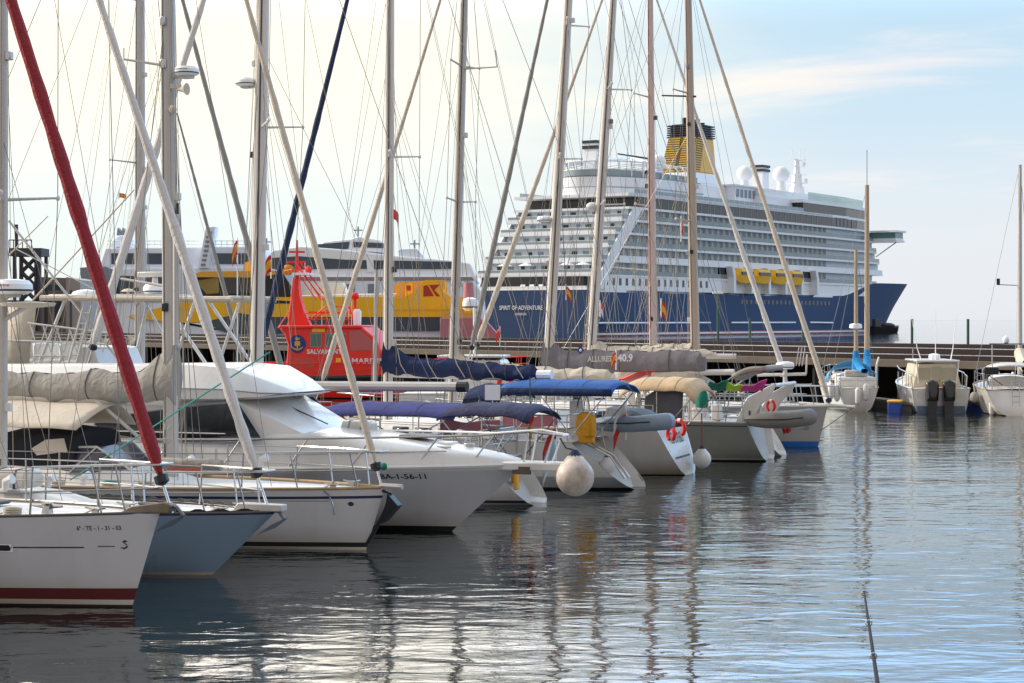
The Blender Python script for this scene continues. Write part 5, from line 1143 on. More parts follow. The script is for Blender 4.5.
boom(Mb, bx-.1, bx-3.0, 2.9); sail_cover(Mb, bx-.1, bx-2.9, 2.9, .5, .3, .18, CVG, seed=43)
# ------------------------------------------------------------------ small cabin boat between the row and the pier
LZ = 7.0; H = Hull(LZ, 2.5, 1.2, .95, .8, .1, sf=.9, tm=.38, tuck=0)
fr = Frame(555, 418, -12, LZ/2-.8); Zb = boat('cabin_boat', 'small white cabin boat with slim white pole, between navy sail cover and pier', 'motorboat', fr)
H.build(Zb, [(.04, ANTIB), (.12, NAVYS), (('f', 1.0), GEL)]); H.transom(Zb, GEL, depth=.03); H.rail(Zb, GEL, .04)
g = MB(); g.shell([(-1.6, [(.95, .95), (.8, 2.3), (0, 2.4)]), (.6, [(.95, 1.0), (.78, 2.3), (0, 2.4)]), (1.2, [(.85, 1.05), (.5, 1.5), (0, 1.55)]), (2.3, [(.5, 1.1), (.3, 1.25), (0, 1.3)])], GEL); zc_ = g.build('cabin', Zb, smooth=30)
for sd_ in (-1, 1):
    for x0_ in (-1.4, -.5): g = MB(); g.add([(x0_, sd_*.9, 1.6), (x0_+.75, sd_*.9, 1.6), (x0_+.75, sd_*.83, 2.1), (x0_, sd_*.83, 2.1)], [(0, 1, 2, 3)], GLASS); g.build('window', zc_, smooth=0)
g = MB(); g.slab([(-1.9, -.95), (.7, -.9), (.7, .9), (-1.9, .95)], 2.4, 2.5, GEL); g.build('roof', Zb, bevel=.03)
g = MB(); g.tube([(-.6, 0, 2.5), (-.6, 0, 4.4)], .05, FERW2, 8); g.build('pole', Zb)
# ------------------------------------------------------------------ orange rescue launch
LS = 16.0; H = Hull(LS, 4.6, 1.35, .95, .9, .1, sf=.92, tm=.4, wl=.85, tuck=0)
fr = Frame(520, 398, -8, LS/2-.9); Sb = boat('rescue_launch', 'orange red sea rescue launch with lettered wheelhouse and tall red mast', 'rescue boat', fr)
H.build(Sb, [(.05, ANTIB), (('f', .62), ORR), (('f', 1.0), BLK)]); H.transom(Sb, ORR, depth=.05)
H.rail(Sb, BLK, .12, name='rubber_fender')
def sp2(px, py): return fr.L(px, py, -1.9)
zd = .95
prof = [(284, 376), (286, 362), (287.5, 345), (284, 334), (280, 330), (280, 326.5), (361, 326.5), (376, 339), (381, 351), (385, 353), (386, 377)]
g = MB(); P_ = [sp2(a, b) for a, b in prof]; P_[0] = (P_[0][0], zd); P_[-1] = (P_[-1][0], zd); g.prism(P_, -1.9, 1.9, ORR); wh = g.build('wheelhouse', Sb, bevel=.16)
g = MB(); a, b = sp2(279.5, 328.5), sp2(362, 326); g.slab([(a[0], -2.0), (b[0], -2.0), (b[0], 2.0), (a[0], 2.0)], a[1], a[1]+.16, ORR); g.build('roof_edge', wh, bevel=.05)
def face(name, par, poly, m, off=.012, m2=None, y=-1.9):
    g = MB(); pts = [sp2(a, b) for a, b in poly]; g.add([(x, y-off, z) for x, z in pts], [tuple(range(len(pts)))], m); return g.build(name, par, smooth=0)
for x0, x1 in ((311, 321), (326, 334), (338, 345)):
    face('window_frame', wh, [(x0-.8, 333), (x1+.8, 333), (x1+.8, 347), (x0-.8, 347)], FERG, .01); face('window', wh, [(x0, 334), (x1, 334), (x1, 346), (x0, 346)], mat('launch window', '#56685f', .15, scale=.5), .02)
face('front_side_window', wh, [(349, 331), (361, 330), (373, 341), (376, 350), (350, 351)], mat('pink reflection glass', '#b0514f', .2, scale=.6, coat=.3), .015)  # pink reflection on the windscreen put into the glass colour
face('vent_panel', wh, [(289, 360), (293, 357), (312, 357), (316, 361), (315, 367), (310, 369), (292, 368), (288, 365)], mat('faded orange patch', '#c4483e', .5), .012)
face('yellow_panel', wh, [(312, 328.6), (325, 328.6), (325, 332), (312, 332)], YEL, .012)
face('small_yellow_panel', wh, [(336, 358), (341, 358), (341, 363), (336, 363)], YEL, .012)
face('lower_board', wh, [(325, 378), (349, 378), (349, 385.5), (325, 385.5)], mat('board orange yellow', '#c98a1e', .5), .35)
c0 = sp2(297.5, 344)
g = MB(); g.add([(c0[0]+.43*math.cos(a*.2618), -1.916, c0[1]+.46*math.sin(a*.2618)) for a in range(24)], [tuple(range(24))], EMB); em = g.build('emblem', wh, smooth=0)
g = MB(); f_ = lambda x, z: (c0[0]+x, -1.924, c0[1]+z)
g.add([f_(-.1, .2), f_(.1, .2), f_(.13, .34), f_(.05, .28), f_(0, .36), f_(-.05, .28), f_(-.13, .34)], [tuple(range(7))], GOLD)
g.add([f_(-.14, -.1), f_(.14, -.1), f_(.14, .14), f_(-.14, .14)], [(0, 1, 2, 3)], GOLD); g.add([f_(-.3, -.12), f_(-.24, -.24), f_(0, -.34), f_(.24, -.24), f_(.3, -.12), f_(.2, -.18), f_(0, -.26), f_(-.2, -.18)], [tuple(range(8))], GOLD); g.add([f_(-.03, -.3), f_(.03, -.3), f_(.03, -.05), f_(-.03, -.05)], [(0, 1, 2, 3)], GOLD)
g.build('crest', em, smooth=0)
p = sp2(307, 354); q = sp2(347, 354); lettering('lettering', 'SALVAMENTO', q[0]-p[0], .24, lambda u, v: (p[0]+u, -1.92, p[1]+v), LETW, wh, .03)
p2 = sp2(352, 363.5); q2 = sp2(393, 363.5); lettering('lettering', 'MARITIMO', q2[0]-p2[0], .27, lambda u, v: (p2[0]+u, -1.935, p2[1]+v), LETW, wh, .03)
g = MB(); a, b = sp2(380, 354), sp2(400, 376); g.prism([(a[0]+.02, zd), (b[0]+.3, zd), (b[0]-.1, b[1]+.6), (a[0]+.02, a[1])], -1.86, 1.86, ORR); g.build('forward_coaming', Sb, bevel=.06)
p3 = sp2(328, 384); lettering('board_text', 'ZONA', .75, .2, lambda u, v: (p3[0]+u, -2.27, p3[1]+v), LETK, wh, .01)
def c2(px, py): return fr.L(px, py, 0)
g = MB(); tw = [c2(a, b) for a, b in ((288.5, 326), (311.5, 326), (305, 311), (301, 297), (299, 278), (293.5, 278), (291.5, 300), (290, 314))]; g.prism(tw, -.3, .3, ORR); g.build('mast_tower', Sb, bevel=.06)
g = MB(); a, b = c2(297, 278), c2(297, 240); g.tube([(a[0], 0, a[1]), (b[0], 0, b[1])], [.11, .05], ORR, 8)
for px, py, w_ in ((296, 262, .5), (297, 252, .4)): q = c2(px, py); g.box(q[0]-w_, q[0]+w_, -.06, .06, q[1]-.05, q[1]+.05, ORR)
for (xa, ya), (xb, yb) in (((298, 262), (325, 300)), ((298, 270), (320, 300)), ((284, 272), (296, 270)), ((291, 312), (282, 328)), ((311, 312), (347, 312)), ((311, 320), (330, 306)), ((330, 306), (352, 308)), ((347, 306), (353, 325))):
    u, v = c2(xa, ya), c2(xb, yb); g.tube([(u[0], -.4, u[1]), (v[0], -.8, v[1])], .035, ORR, 5); g.tube([(u[0], .4, u[1]), (v[0], .8, v[1])], .035, ORR, 5)
g.build('mast_pole', Sb)
for side in (-1, 1):
    g = MB(); zr_ = c2(320, 326)[1]; xs_ = [c2(px, 320)[0] for px in (314, 324, 334, 344, 352)]
    for zz in (.35, .65): g.tube([(x, side*1.7, zr_+zz) for x in xs_], .022, ORR, 5)
    for x in xs_: g.tube([(x, side*1.7, zr_), (x, side*1.7, zr_+.65)], .022, ORR, 5)
    g.build('roof_rail', Sb)
for px, yt in ((302, 262), (319, 296), (346, 290), (349, 301)):
    g = MB(); a, b = c2(px, 326 if px > 310 else 280), c2(px, yt); g.tube([(a[0], .6, a[1]), (b[0], .6, b[1])], .018, FERW2, 5); g.build('antenna', Sb)
g = MB(); q = c2(306, 273); g.box(q[0]-.5, q[0]+.3, -.9, .9, q[1]-.12, q[1]+.0, FERW2); g.ball((q[0]+.2, -.3, q[1]+.15), .18, .18, .22, ORR, 8, 6); g.build('radar', Sb)
g = MB(); q = c2(288, 270); g.ball((q[0], 0, q[1]), .35, .3, .28, YELC, 8, 6); g.build('yellow_beacon', Sb)
g = MB(); a, b = c2(355, 326), c2(355, 297); g.tube([(a[0], 0, a[1]), (b[0], 0, b[1])], .08, ORR, 8); g.ball((b[0], 0, b[1]+.05), .22, .22, .2, ORR, 10, 6); g.build('aft_pole', Sb)
g = MB(); q = c2(359, 318); g.lathe([(.2, -.4), (.22, .3), (.12, .45)], (q[0], -.4, q[1]), FERW2, 10); g.build('lamp_drum', Sb)
g = MB()
for side in (-1, 1):
    g.tube([H.E(.02+.05*i, side, .75, .1) for i in range(20)], .025, ORR, 5); g.tube([H.E(.02+.05*i, side, .4, .1) for i in range(20)], .018, ORR, 5)
    for i in range(12): g.tube([H.E(.03+i*.083, side, 0, .1), H.E(.03+i*.083, side, .75, .1)], .022, ORR, 5)
g.build('deck_rail', Sb)
g = MB(); q = c2(445, 378); g.box(q[0]-1.6, q[0]+1.2, -1, 1, 1.1, 1.7, ORR); g.box(q[0]+1.8, q[0]+2.6, -.6, .6, 1.1, 1.5, FERW2); g.build('foredeck_locker', Sb, bevel=.08)
# ------------------------------------------------------------------ yellow catamaran ferry beyond the pier
def flat_thing(name, label, cat, px, Y, group=None):
    t = thing(name, label, cat, ((px-512)*Y/F, Y, 0), 0, group); t['Y'] = Y; return t, (px-512)*Y/F, Y
def tp(X0, Y, poly): return [((a-512)*Y/F-X0, CH-(b-HZ)*Y/F) for a, b in poly]
YF, X0, Yy = flat_thing('passenger_ferry', 'yellow and black passenger ferry with red arrow mark on its stern', 'ferry', 320, 185)
def fp_(name, poly, m, y0, y1, par=None, bevel=0):
    g = MB(); g.prism(tp(X0, Yy, poly), y0, y1, m); return g.build(name, par or YF, smooth=0, bevel=bevel)
hl = fp_('hull', [(128, 317), (170, 322), (215, 330), (462, 326), (462, 352), (180, 352), (150, 335)], FERW, .4, 8, bevel=.1)
fp_('dark_band', [(200, 318), (250, 312), (463, 316), (463, 330), (430, 331), (330, 331), (240, 336), (218, 330)], DGLS, .15, 8.1)
yb = fp_('yellow_band', [(126, 317), (150, 310), (190, 300), (250, 297), (463, 297), (463, 316.5), (480, 316.5), (470, 311), (463, 309), (463, 316.5), (250, 313), (215, 322), (180, 322), (150, 320)][:6]+[(463, 317), (262, 317), (240, 313), (205, 322), (180, 323), (150, 320)], YEL, 0, 8.2)
fp_('stern_tail', [(463.2, 308), (474, 309), (482, 317), (463.2, 317)], YEL, .1, 8.1)
cab = fp_('cabin', [(190, 300), (192, 278), (200, 273), (282, 272), (290, 285), (300, 296), (262, 299)], BLK, .5, 7.6, bevel=.1)
fp_('cabin_roof', [(188, 277), (200, 271.5), (283, 270.5), (283, 273.5), (252, 277.5)], ORNG, .2, 8)
fp_('front_window', [(194, 281), (218, 277), (218, 293), (206, 294)], mat('sunlit cabin glass', '#8f7a2c', .15, var=.3, scale=.4), .42, .5)
fp_('window', [(221, 277), (250, 278), (250, 293), (221, 294)], GLASS, .44, .5)
fp_('black_stripe', [(255, 299.5), (290, 301), (290, 303.5), (255, 303.5)], BLK, -.03, 0)
fn2 = fp_('stern_fin', [(392, 299), (405, 297), (416, 290), (426, 280), (444, 280), (446, 288), (442, 291), (452, 298), (463, 303), (463, 309.7), (392, 309.7)], YEL, -.1, .5)
fp_('stern_fin', [(392, 299), (405, 297), (416, 290), (426, 280), (444, 280), (446, 288), (442, 291), (452, 298), (463, 303), (463, 309.7), (392, 309.7)], YEL, 7.7, 8.3)
fp_('upper_house', [(370, 300), (384, 290), (397, 281.5), (424, 280), (424, 297)], ORNG, 3.5, 5.5)
fp_('inner_panel', [(403, 283), (411, 282), (411, 297), (403, 298)], YEL, 3.2, 3.5)
fp_('fin_mark', [(423.5, 286), (427.5, 285), (434, 296), (423.5, 296.5)], LETR, -.14, -.1, fn2); fp_('fin_mark', [(429, 285), (440, 284.5), (434.5, 290), (440, 296), (436.5, 296.5)], LETR, -.14, -.1, fn2)
fp_('inner_mark', [(405, 285), (409, 285), (409, 290), (405, 290)], LETR, 3.1, 3.2)
fp_('bridge_fin', [(240, 262), (250, 258), (252, 268), (258, 272), (240, 272)], YEL, 3, 4.5)
g = MB()
for i in range(13): q = tp(X0, Yy, [(346+i*3.8, 301), (347+i*3.8, 294)]); g.tube([(q[0][0], .3, q[0][1]), (q[1][0]+.1, .3, q[1][1])], .1, FERW2, 4)
q = tp(X0, Yy, [(300, 296), (396, 294)]); g.tube([(q[0][0], .3, q[0][1]), (q[1][0], .3, q[1][1])], .09, FERW2, 4); g.build('deck_rail', YF)
fp_('roof_house', [(268, 290), (290, 282), (340, 282), (345, 298), (268, 298)], FERW, 3, 6)
# pink hulled vessel astern
PK, X0, Yp = flat_thing('service_vessel', 'faded red vessel with white canister on its stern beyond the pier', 'vessel', 470, 178)
def fk(name, poly, m, y0, y1, par=None, bevel=0):
    g = MB(); g.prism(tp(X0, Yp, poly), y0, y1, m); return g.build(name, par or PK, smooth=0, bevel=bevel)
fk('hull', [(440, 318), (478, 317), (487, 322), (497, 333), (497, 352), (440, 352)], PINK, 0, 6, bevel=.1)
fk('bulwark', [(442, 313), (478, 313), (478, 318), (442, 318)], ORNG, .2, 5.8)
q = tp(X0, Yp, [(468, 300), (468, 282), (470, 312), (470, 297)])
g = MB(); g.lathe([(.55, 0), (.42, q[1][1]-q[0][1])], (q[0][0], 3, q[0][1]), PINK, 14); g.build('exhaust_stack', PK)
g = MB(); g.lathe([(.45, 0), (.72, .25), (.75, .75), (.6, 1.1), (.25, 1.25)], (q[2][0], 1.5, q[2][1]+.1), FERW2, 16); g.lathe([(.76, .3), (.77, .42)], (q[2][0], 1.5, q[2][1]+.1), BLK, 16); g.build('canister', PK)
# ------------------------------------------------------------------ white ferry behind
WF, X0, Yw = flat_thing('car_ferry', 'large pale blue and white car ferry with dark window bands behind the yellow ferry', 'ferry', 280, 300)
def fw(name, poly, m, y0, y1, par=None, bevel=0):
    g = MB(); g.prism(tp(X0, Yw, poly), y0, y1, m); return g.build(name, par or WF, smooth=0, bevel=bevel)
fw('hull', [(82, 268), (262, 266), (300, 276), (470, 276), (482, 292), (486, 335), (100, 335), (84, 300)], FERW, 0, 22, bevel=.3)
fw('bow_block', [(82, 268), (104, 266), (115, 270), (118, 300), (92, 300), (84, 290)], FERG, -1.5, 22)
fw('car_deck_opening', [(93, 275), (170, 277), (170, 302), (93, 302)], DGLS, -.15, 0)
aft = fw('upper_house', [(104, 248), (262, 246), (262, 267), (97, 268)], FERW, 1, 20, bevel=.2)
for a, b in ((110, 118), (124, 141), (146, 163), (170, 186), (214, 240), (241, 256)): fw('window', [(a, 253), (b, 253), (b, 264), (a, 264)], DGLS, .9, 1.0, aft)
g = MB()
for i in range(28):
    q = tp(X0, Yw, [(108+i*5.6, 247.5), (108+i*5.6, 240)]); g.tube([(q[0][0], 1.5, q[0][1]), (q[1][0], 1.5, q[1][1])], .06, FERW2, 4)
for yy in (240.5, 244): q = tp(X0, Yw, [(106, yy), (262, yy)]); g.tube([(q[0][0], 1.5, q[0][1]), (q[1][0], 1.5, q[1][1])], .06, FERW2, 4)
g.build('roof_rail', WF)
fw('slanted_pylon', [(199, 268), (207, 228), (216, 227), (209, 268)], FERW, -1, 3); g = MB()
for i in range(8): q = tp(X0, Yw, [(202.2+i*.9, 266-i*4.6), (206.5+i*.9, 264.5-i*4.6)]); g.box(q[0][0], q[1][0], -1.2, -1, q[0][1], q[0][1]+.35, FERG)
g.build('pylon_step', WF)
fw('satellite_housing', [(103, 247), (105, 241), (111, 234), (121, 234), (126, 238), (127, 247)], FERW, 4, 9, bevel=.5); fw('horn_vent', [(110, 234), (111, 226), (115, 231), (116, 226), (120, 232), (123, 235)], FERG, 5, 7)
fw('mid_deck', [(262, 262), (272, 250), (300, 246), (340, 249), (400, 256), (452, 260), (470, 263), (478, 282), (262, 282)], FERW2, 1, 20, bevel=.25)
fw('window_band', [(268, 258), (298, 256), (345, 259.5), (452, 261.5), (458, 268.5), (432, 269), (345, 268.5), (262, 270)], DGLS, .85, 1.0)
fw('pillar', [(366, 259), (373, 259), (374, 272), (367, 272)], FERW2, .7, .9)
top = fw('bridge_house', [(318, 250), (320, 241), (349, 238), (357, 235.5), (378, 239), (384, 243), (384, 252)], FERW2, 3, 16, bevel=.3)
fw('bridge_windows', [(352, 241), (383, 242.5), (384, 247.5), (352, 246.5)], DGLS, 2.85, 3, top); fw('bridge_windows', [(316, 243.5), (348, 241), (347, 248), (330, 250), (316, 248)], DGLS, 2.85, 3, top)
fw('air_unit', [(397, 250), (399, 248.5), (416, 248), (424, 257), (424, 259), (399, 259)], FERW, 2, 10, bevel=.3)
fw('aft_slab', [(295, 277), (472, 277), (474, 280), (295, 280)], mat('ferry tan trim', '#9a8577', .6), -.4, 1)
fw('lower_house', [(300, 281), (395, 281), (395, 302), (300, 302)], FERW, -.3, 4)
for a in (322, 345, 368): fw('doorway', [(a, 284), (a+10, 284), (a+10, 294), (a, 294)], FERG, -.4, -.3)
g = MB()
for px, y0, y1 in ((354, 238, 224), (412, 249, 238), (260, 247, 236)):
    q = tp(X0, Yw, [(px, y0), (px, y1)]); g.tube([(q[0][0], 8, q[0][1]), (q[1][0], 8, q[1][1])], .15, FERG, 5); g.box(q[1][0]-.7, q[1][0]+.7, 7.8, 8.2, q[1][1]-.7, q[1][1]-.5, FERG)
g.build('antenna_mast', WF)
# ------------------------------------------------------------------ port land at far left with link span tower
g = MB(); g.box(-140, -33.5, 205, 420, -2, 1.7, CONC); g.box(-140, -44, 196, 206, -2, 1.7, CONC); struct(g.build('far_quay'))
TW, X0, Yt = flat_thing('lattice_tower', 'dark steel lattice tower of a ferry ramp at the far left', 'tower', 26, 212)
g = MB()
for px in (14, 39):
    q = tp(X0, Yt, [(px-1.4, 335), (px+1.4, 248)]); g.box(q[0][0], q[1][0], 0, .5, 1.7, q[1][1], TRUSS); g.box(q[0][0], q[1][0], 3, 3.5, 1.7, q[1][1], TRUSS)
g.build('column', TW, smooth=0)
q = tp(X0, Yt, [(9, 256), (41.5, 248)]); g = MB(); g.box(q[0][0], q[1][0], -.1, 3.6, q[0][1], q[1][1], TRUSS); g.build('head_beam', TW, smooth=0)
g = MB()
for i in range(5):
    for a, b in (((21, 258+i*14), (35, 272+i*14)), ((35, 258+i*14), (21, 272+i*14))):
        u = tp(X0, Yt, [a, b])
        if min(u[0][1], u[1][1]) > 1.6: g.tube([(u[0][0], .2, u[0][1]), (u[1][0], .2, u[1][1])], .22, TRUSS, 4)
for px in (20.5, 35.5): u = tp(X0, Yt, [(px, 256), (px, 336)]); g.tube([(u[0][0], .2, u[0][1]), (u[1][0], .2, 1.7)], .2, TRUSS, 4)
g.build('lattice', TW)
g = MB(); u = tp(X0, Yt, [(14, 248), (14, 224), (9, 238), (20, 238)]); g.tube([(u[0][0], 1, u[0][1]), (u[1][0], 1, u[1][1])], .2, TRUSS, 5)
for i in range(6): q = tp(X0, Yt, [(9+i*4.5, 248), (9+i*4.5, 240)]); g.tube([(q[0][0], 0, q[0][1]), (q[1][0], 0, q[1][1])], .06, TRUSS, 4)
q = tp(X0, Yt, [(9, 240), (32, 240)]); g.tube([(q[0][0], 0, q[0][1]), (q[1][0], 0, q[1][1])], .06, TRUSS, 4); g.build('platform_rail', TW)
def shed(name, label, poly, Y, dep, m, wn, m2=DGLS):
    t, X0_, Y_ = flat_thing(name, label, 'building', poly[0][0], Y)
    g = MB(); p = tp(X0_, Y, poly); p = [(x, max(z, 1.7)) for x, z in p]; g.prism(p, 0, dep, m); o = g.build('wall', t, smooth=0)
    for a, b, c_, d in wn:
        g = MB(); q = tp(X0_, Y, [(a, b), (c_, d)]); g.box(q[0][0], q[1][0], -.08, .0, q[1][1], q[0][1], m2); g.build('window', o, smooth=0)
    return t
shed('port_shed', 'grey brown port shed right of the lattice tower', [(41, 277), (68, 278), (68, 340), (41, 340)], 218, 12, mat('shed wall', '#7d7470', .8, scale=.6), [(46, 285, 52, 290), (55, 285, 61, 290), (46, 297, 52, 303), (55, 300, 61, 322)])
shed('port_tower', 'pale concrete block behind the red furled sail', [(66, 277), (80, 280), (82, 340), (66, 340)], 216, 10, mat('block wall', '#a39d98', .8, scale=.6), [(70, 290, 72, 330)])
shed('low_shed', 'low brown shed at the far left below the lattice tower', [(-60, 300), (14, 300), (14, 340), (-60, 340)], 225, 12, mat('low shed wall', '#6b5f57', .8, scale=.6), [(-20, 310, -10, 318), (0, 310, 8, 318)])
# ------------------------------------------------------------------ right hand boats by the pier
def flag(px, py, w_, h_, Y, bands, label, staff=None, grp='flags flying among the masts', yaw=-30, droop=.25):
    """bands: colours from top to bottom; staff: length below the flag top"""
    p = W(px, py, Y); t = thing('flag', label, 'flag', p, yaw, grp); n = len(bands)
    for k, (m, f0, f1) in enumerate(bands):
        g = MB(); g.sheet(lambda u, v: (w_*u, .12*w_*math.sin(u*7+v*2), -h_*(f0+(f1-f0)*v)-droop*h_*u*u*1.8), 8, 3, m); g.build('stripe', t, solid=.004)
    if staff: g = MB(); g.tube([(0, 0, .06), (0, 0, -staff)], .018, FERW2, 6); g.build('staff', t)
    return t
SP = [(FLAGR, 0, .25), (FLAGY, .25, .75), (FLAGR, .75, 1)]
def cyl_fender(p, label, h=.5, r=.1, m=FENW, rope=.45):
    t = thing('fender', label, 'fender', p, 0, 'sausage fenders on the pier side boats'); g = MB()
    g.lathe([(r*.3, -h/2-.05), (r*.8, -h/2), (r, -h/2+.06), (r, h/2-.06), (r*.8, h/2), (r*.3, h/2+.05)], (0, 0, 0), m, 14); g.build('body', t)
    g = MB(); g.lathe([(r*.32, -h/2-.06), (r*.5, -h/2-.02)], (0, 0, 0), BLK, 10); g.tube([(0, 0, h/2+.03), (0, .03, h/2+rope)], .012, ROPE, 5); g.build('line', t)
    return t
# ketch
L_ = 8.5; H = Hull(L_, 2.3, 1.2, 1.0, .8, -.25, sf=.7, wl=.78, tuck=.4)
fr = Frame(859, 411.5, 88, -L_/2); Kt = boat('ketch', 'small white ketch with turquoise sail covers and blue spray hood by the pier', 'sailboat', fr)
H.build(Kt, [(.0, ANTIB), (.1, GREYH), (('f', .85), mat('hull pale green white', '#cfd8d4', .35, var=.08)), (('f', 1), GEL)]); H.transom(Kt, GEL, rim=.05, depth=.02); H.rail(Kt, DECKT, .03); pushpit(H, Kt); lines(H, Kt, [.3, .5, .7], .6, .86); pulpit(H, Kt, .86)
coachroof(H, Kt, -1.5, 2.4, .45)
def kmast(px, ytop, lx, zb, r, lab):
    p = fr.G(lx, 0, 0); zt = CH-(ytop-HZ)*p.y/F; X = (px-512)*p.y/F; dx, dy = X-p.x, 0
    ly = (dx*-fr.s)+(0)*fr.c; lxx = lx+dx*fr.c
    g = MB(); g.tube([(lxx, ly, zb), (lxx, ly, zt)], [r, r*.75], mat('mast varnish tan', '#ab9a84', .5, var=.1), 10); m = g.build('mast', Kt); return m, lxx, ly, zt
m1, ax, ay, azt = kmast(856, 250, -2.6, .9, .10, ''); m2, bx_, by_, bzt = kmast(867, 185, 1.2, 1.2, .13, '')
for (x, y, z, ht) in ((ax, ay, azt, 1.9), (bx_, by_, bzt, 2.2)):
    b0 = 1.78; g = MB(); g.sheet(lambda u, v: (x+(-.1-1.5*u)+.16*math.cos(6.283*v)*(1-.3*u), y+(.3*u)*(1 if x > 0 else -.5)+.17*math.sin(6.283*v), b0-.05+(.55*(1-u)**3)+.2*math.cos(6.283*v)*(1-.5*u)), 10, 10, CVT); g.build('sail_cover', Kt)
    g = MB(); g.tube([(x+.02, y, b0-.3), (x, y, b0+.78)], [.2, .13], CVT, 10); g.build('mast_boot', Kt)
    for sgn in (-1, 1): wires(Kt, [(H.ex(x-.1, sgn), (x, y, z-.1))], .008)
g = MB(); p = fr.G(ax, ay, 0); zr = CH-(327-HZ)*p.y/F; g.lathe([(.2, -.08), (.28, -.04), (.26, .12), (.1, .16)], (ax+.1, ay, zr), FERW2, 12); g.build('radar', m1)
wires(Kt, [((bx_, by_, bzt), (bx_, by_, bzt+1.6))], .012, BLK, 'antenna')
g = MB(); g.sheet(lambda u, v: (-1.9+1.2*u, 1.0*math.cos(math.pi*v), 1.15+.95*math.sin(math.pi*v)**.7*(1-.35*u)), 6, 14, mat('canvas pale blue', '#4f9fd0', .8, var=.1, scale=3)); g.build('spray_hood', Kt, solid=.03)
g = MB(); g.sheet(lambda u, v: (-2.6+1.4*u, -1.05-.2*u, 1.1+.8*v*(1-.6*u)), 6, 4, CVT); g.build('weather_cloth', Kt, solid=.02)
g = MB(); g.box(-3.6, -2.4, -.8, .8, 1.0, 1.45, DECKW); g.box(-3.5, -3.3, -.5, .5, 1.45, 1.75, CLOTHL); g.build('cockpit_coaming', Kt, bevel=.06)
g = MB(); g.tube([(-3.7, -.78, .95), (-3.75, -.82, 2.0), (-3.5, -.95, 2.3)], .035, GEL, 6); g.build('stern_davit', Kt)
for i, (px, py) in enumerate(((831, 391), (837, 393), (858, 396), (866, 392))):
    cyl_fender(W(px, py, 82.9 if i > 1 else 83.4), ('leftmost white fender on the ketch stern quarter', 'second white fender from the left on the ketch stern', 'white fender at the middle of the ketch transom', 'rightmost white fender on the ketch transom')[i], .62, .125)
# outboard boat
L_ = 7.5; H = Hull(L_, 2.6, 1.35, 1.0, .9, .05, sf=.94, tm=.35, wl=.84, tuck=0)
fr = Frame(941, 412.5, 88, -L_/2); Ob = boat('outboard_boat', 'white cabin motorboat with twin black outboard motors by the pier', 'motorboat', fr)
H.build(Ob, [(.04, ANTIB), (.26, mat('boot stripe slate', '#56708a', .4)), (('f', 1), GEL)]); H.transom(Ob, GEL, rim=.06, depth=.03); g = MB(); g.box(-L_/2-.025, -L_/2+.02, -1.0, 1.0, .02, .27, mat('boot stripe slate', '#56708a', .4)); g.build('boot_band', Ob); H.rail(Ob, GEL, .04)
k = 81.5/F
g = MB(); g.shell([(-2.9, [(1.05, .9), (.78, 2.0), (0, 2.05)]), (0.2, [(1.0, .95), (.74, 2.0), (0, 2.05)]), (1.4, [(.7, 1.2), (.5, 1.45), (0, 1.5)])], mat('cabin cream vinyl', '#cfc5ac', .35, var=.1, scale=3)); cb_ = g.build('cabin_enclosure', Ob, smooth=25)
for y0, y1, z0, z1 in ((-.78, -.2, 1.35, 1.85), (-.15, .22, 1.3, 1.9), (.28, .8, 1.35, 1.85)): g = MB(); g.box(-2.93, -2.88, y0, y1, z0, z1, mat('clear vinyl', '#a9a28c', .12, scale=2)); g.build('window', cb_)
g = MB(); g.box(-2.96, -2.9, -.22, .1, .95, 1.28, mat('cabin door tan', '#b89a6a', .6)); g.build('door', cb_)
g = MB(); g.slab([(-3.1, -.92), (.3, -.85), (.3, .85), (-3.1, .92)], 2.12, 2.2, GEL); g.build('hard_top', Ob, bevel=.03)
g = MB(); g.lathe([(.22, 0), (.25, .06), (.24, .22), (.1, .26)], (-2.2, 0, 2.2), FERW2, 14); g.build('radar', Ob)
for y, lean in ((.62, .18), (-.62, -.1), (.02, 0)):
    g = MB(); g.tube([(-2.6, y, 2.15), (-2.6, y+lean, 2.7), (-2.6, y+lean*2.4, 4.1 if y > .3 or y < -.3 else 4.3)], [.03, .02, .01], FERW2, 5); g.build('antenna', Ob)
for sgn in (-1, 1):
    g = MB(); g.tube([(-3.4, sgn*1.12, .95), (-3.3, sgn*1.18, 1.5), (-2.4, sgn*1.2, 1.65), (-.5, sgn*1.2, 1.75), (1.5, sgn*1.0, 1.85)], .025, STEEL, 6)
    for x in (-2.8, -2.2, -1.2, 0): g.tube([(x, sgn*1.2, 1.0), (x, sgn*1.19, 1.62)], .018, STEEL, 5)
    g.tube([(-2.95, sgn*.8, 1.2), (-3.0, sgn*.88, 2.12)], .03, GEL, 6); g.build('side_rail', Ob)
for y0_ in (-1.05, .35): g = MB(); g.box(-3.7, -3.0, y0_, y0_+.7, .55, .98, DECKW); g.build('stern_bench', Ob, bevel=.05)
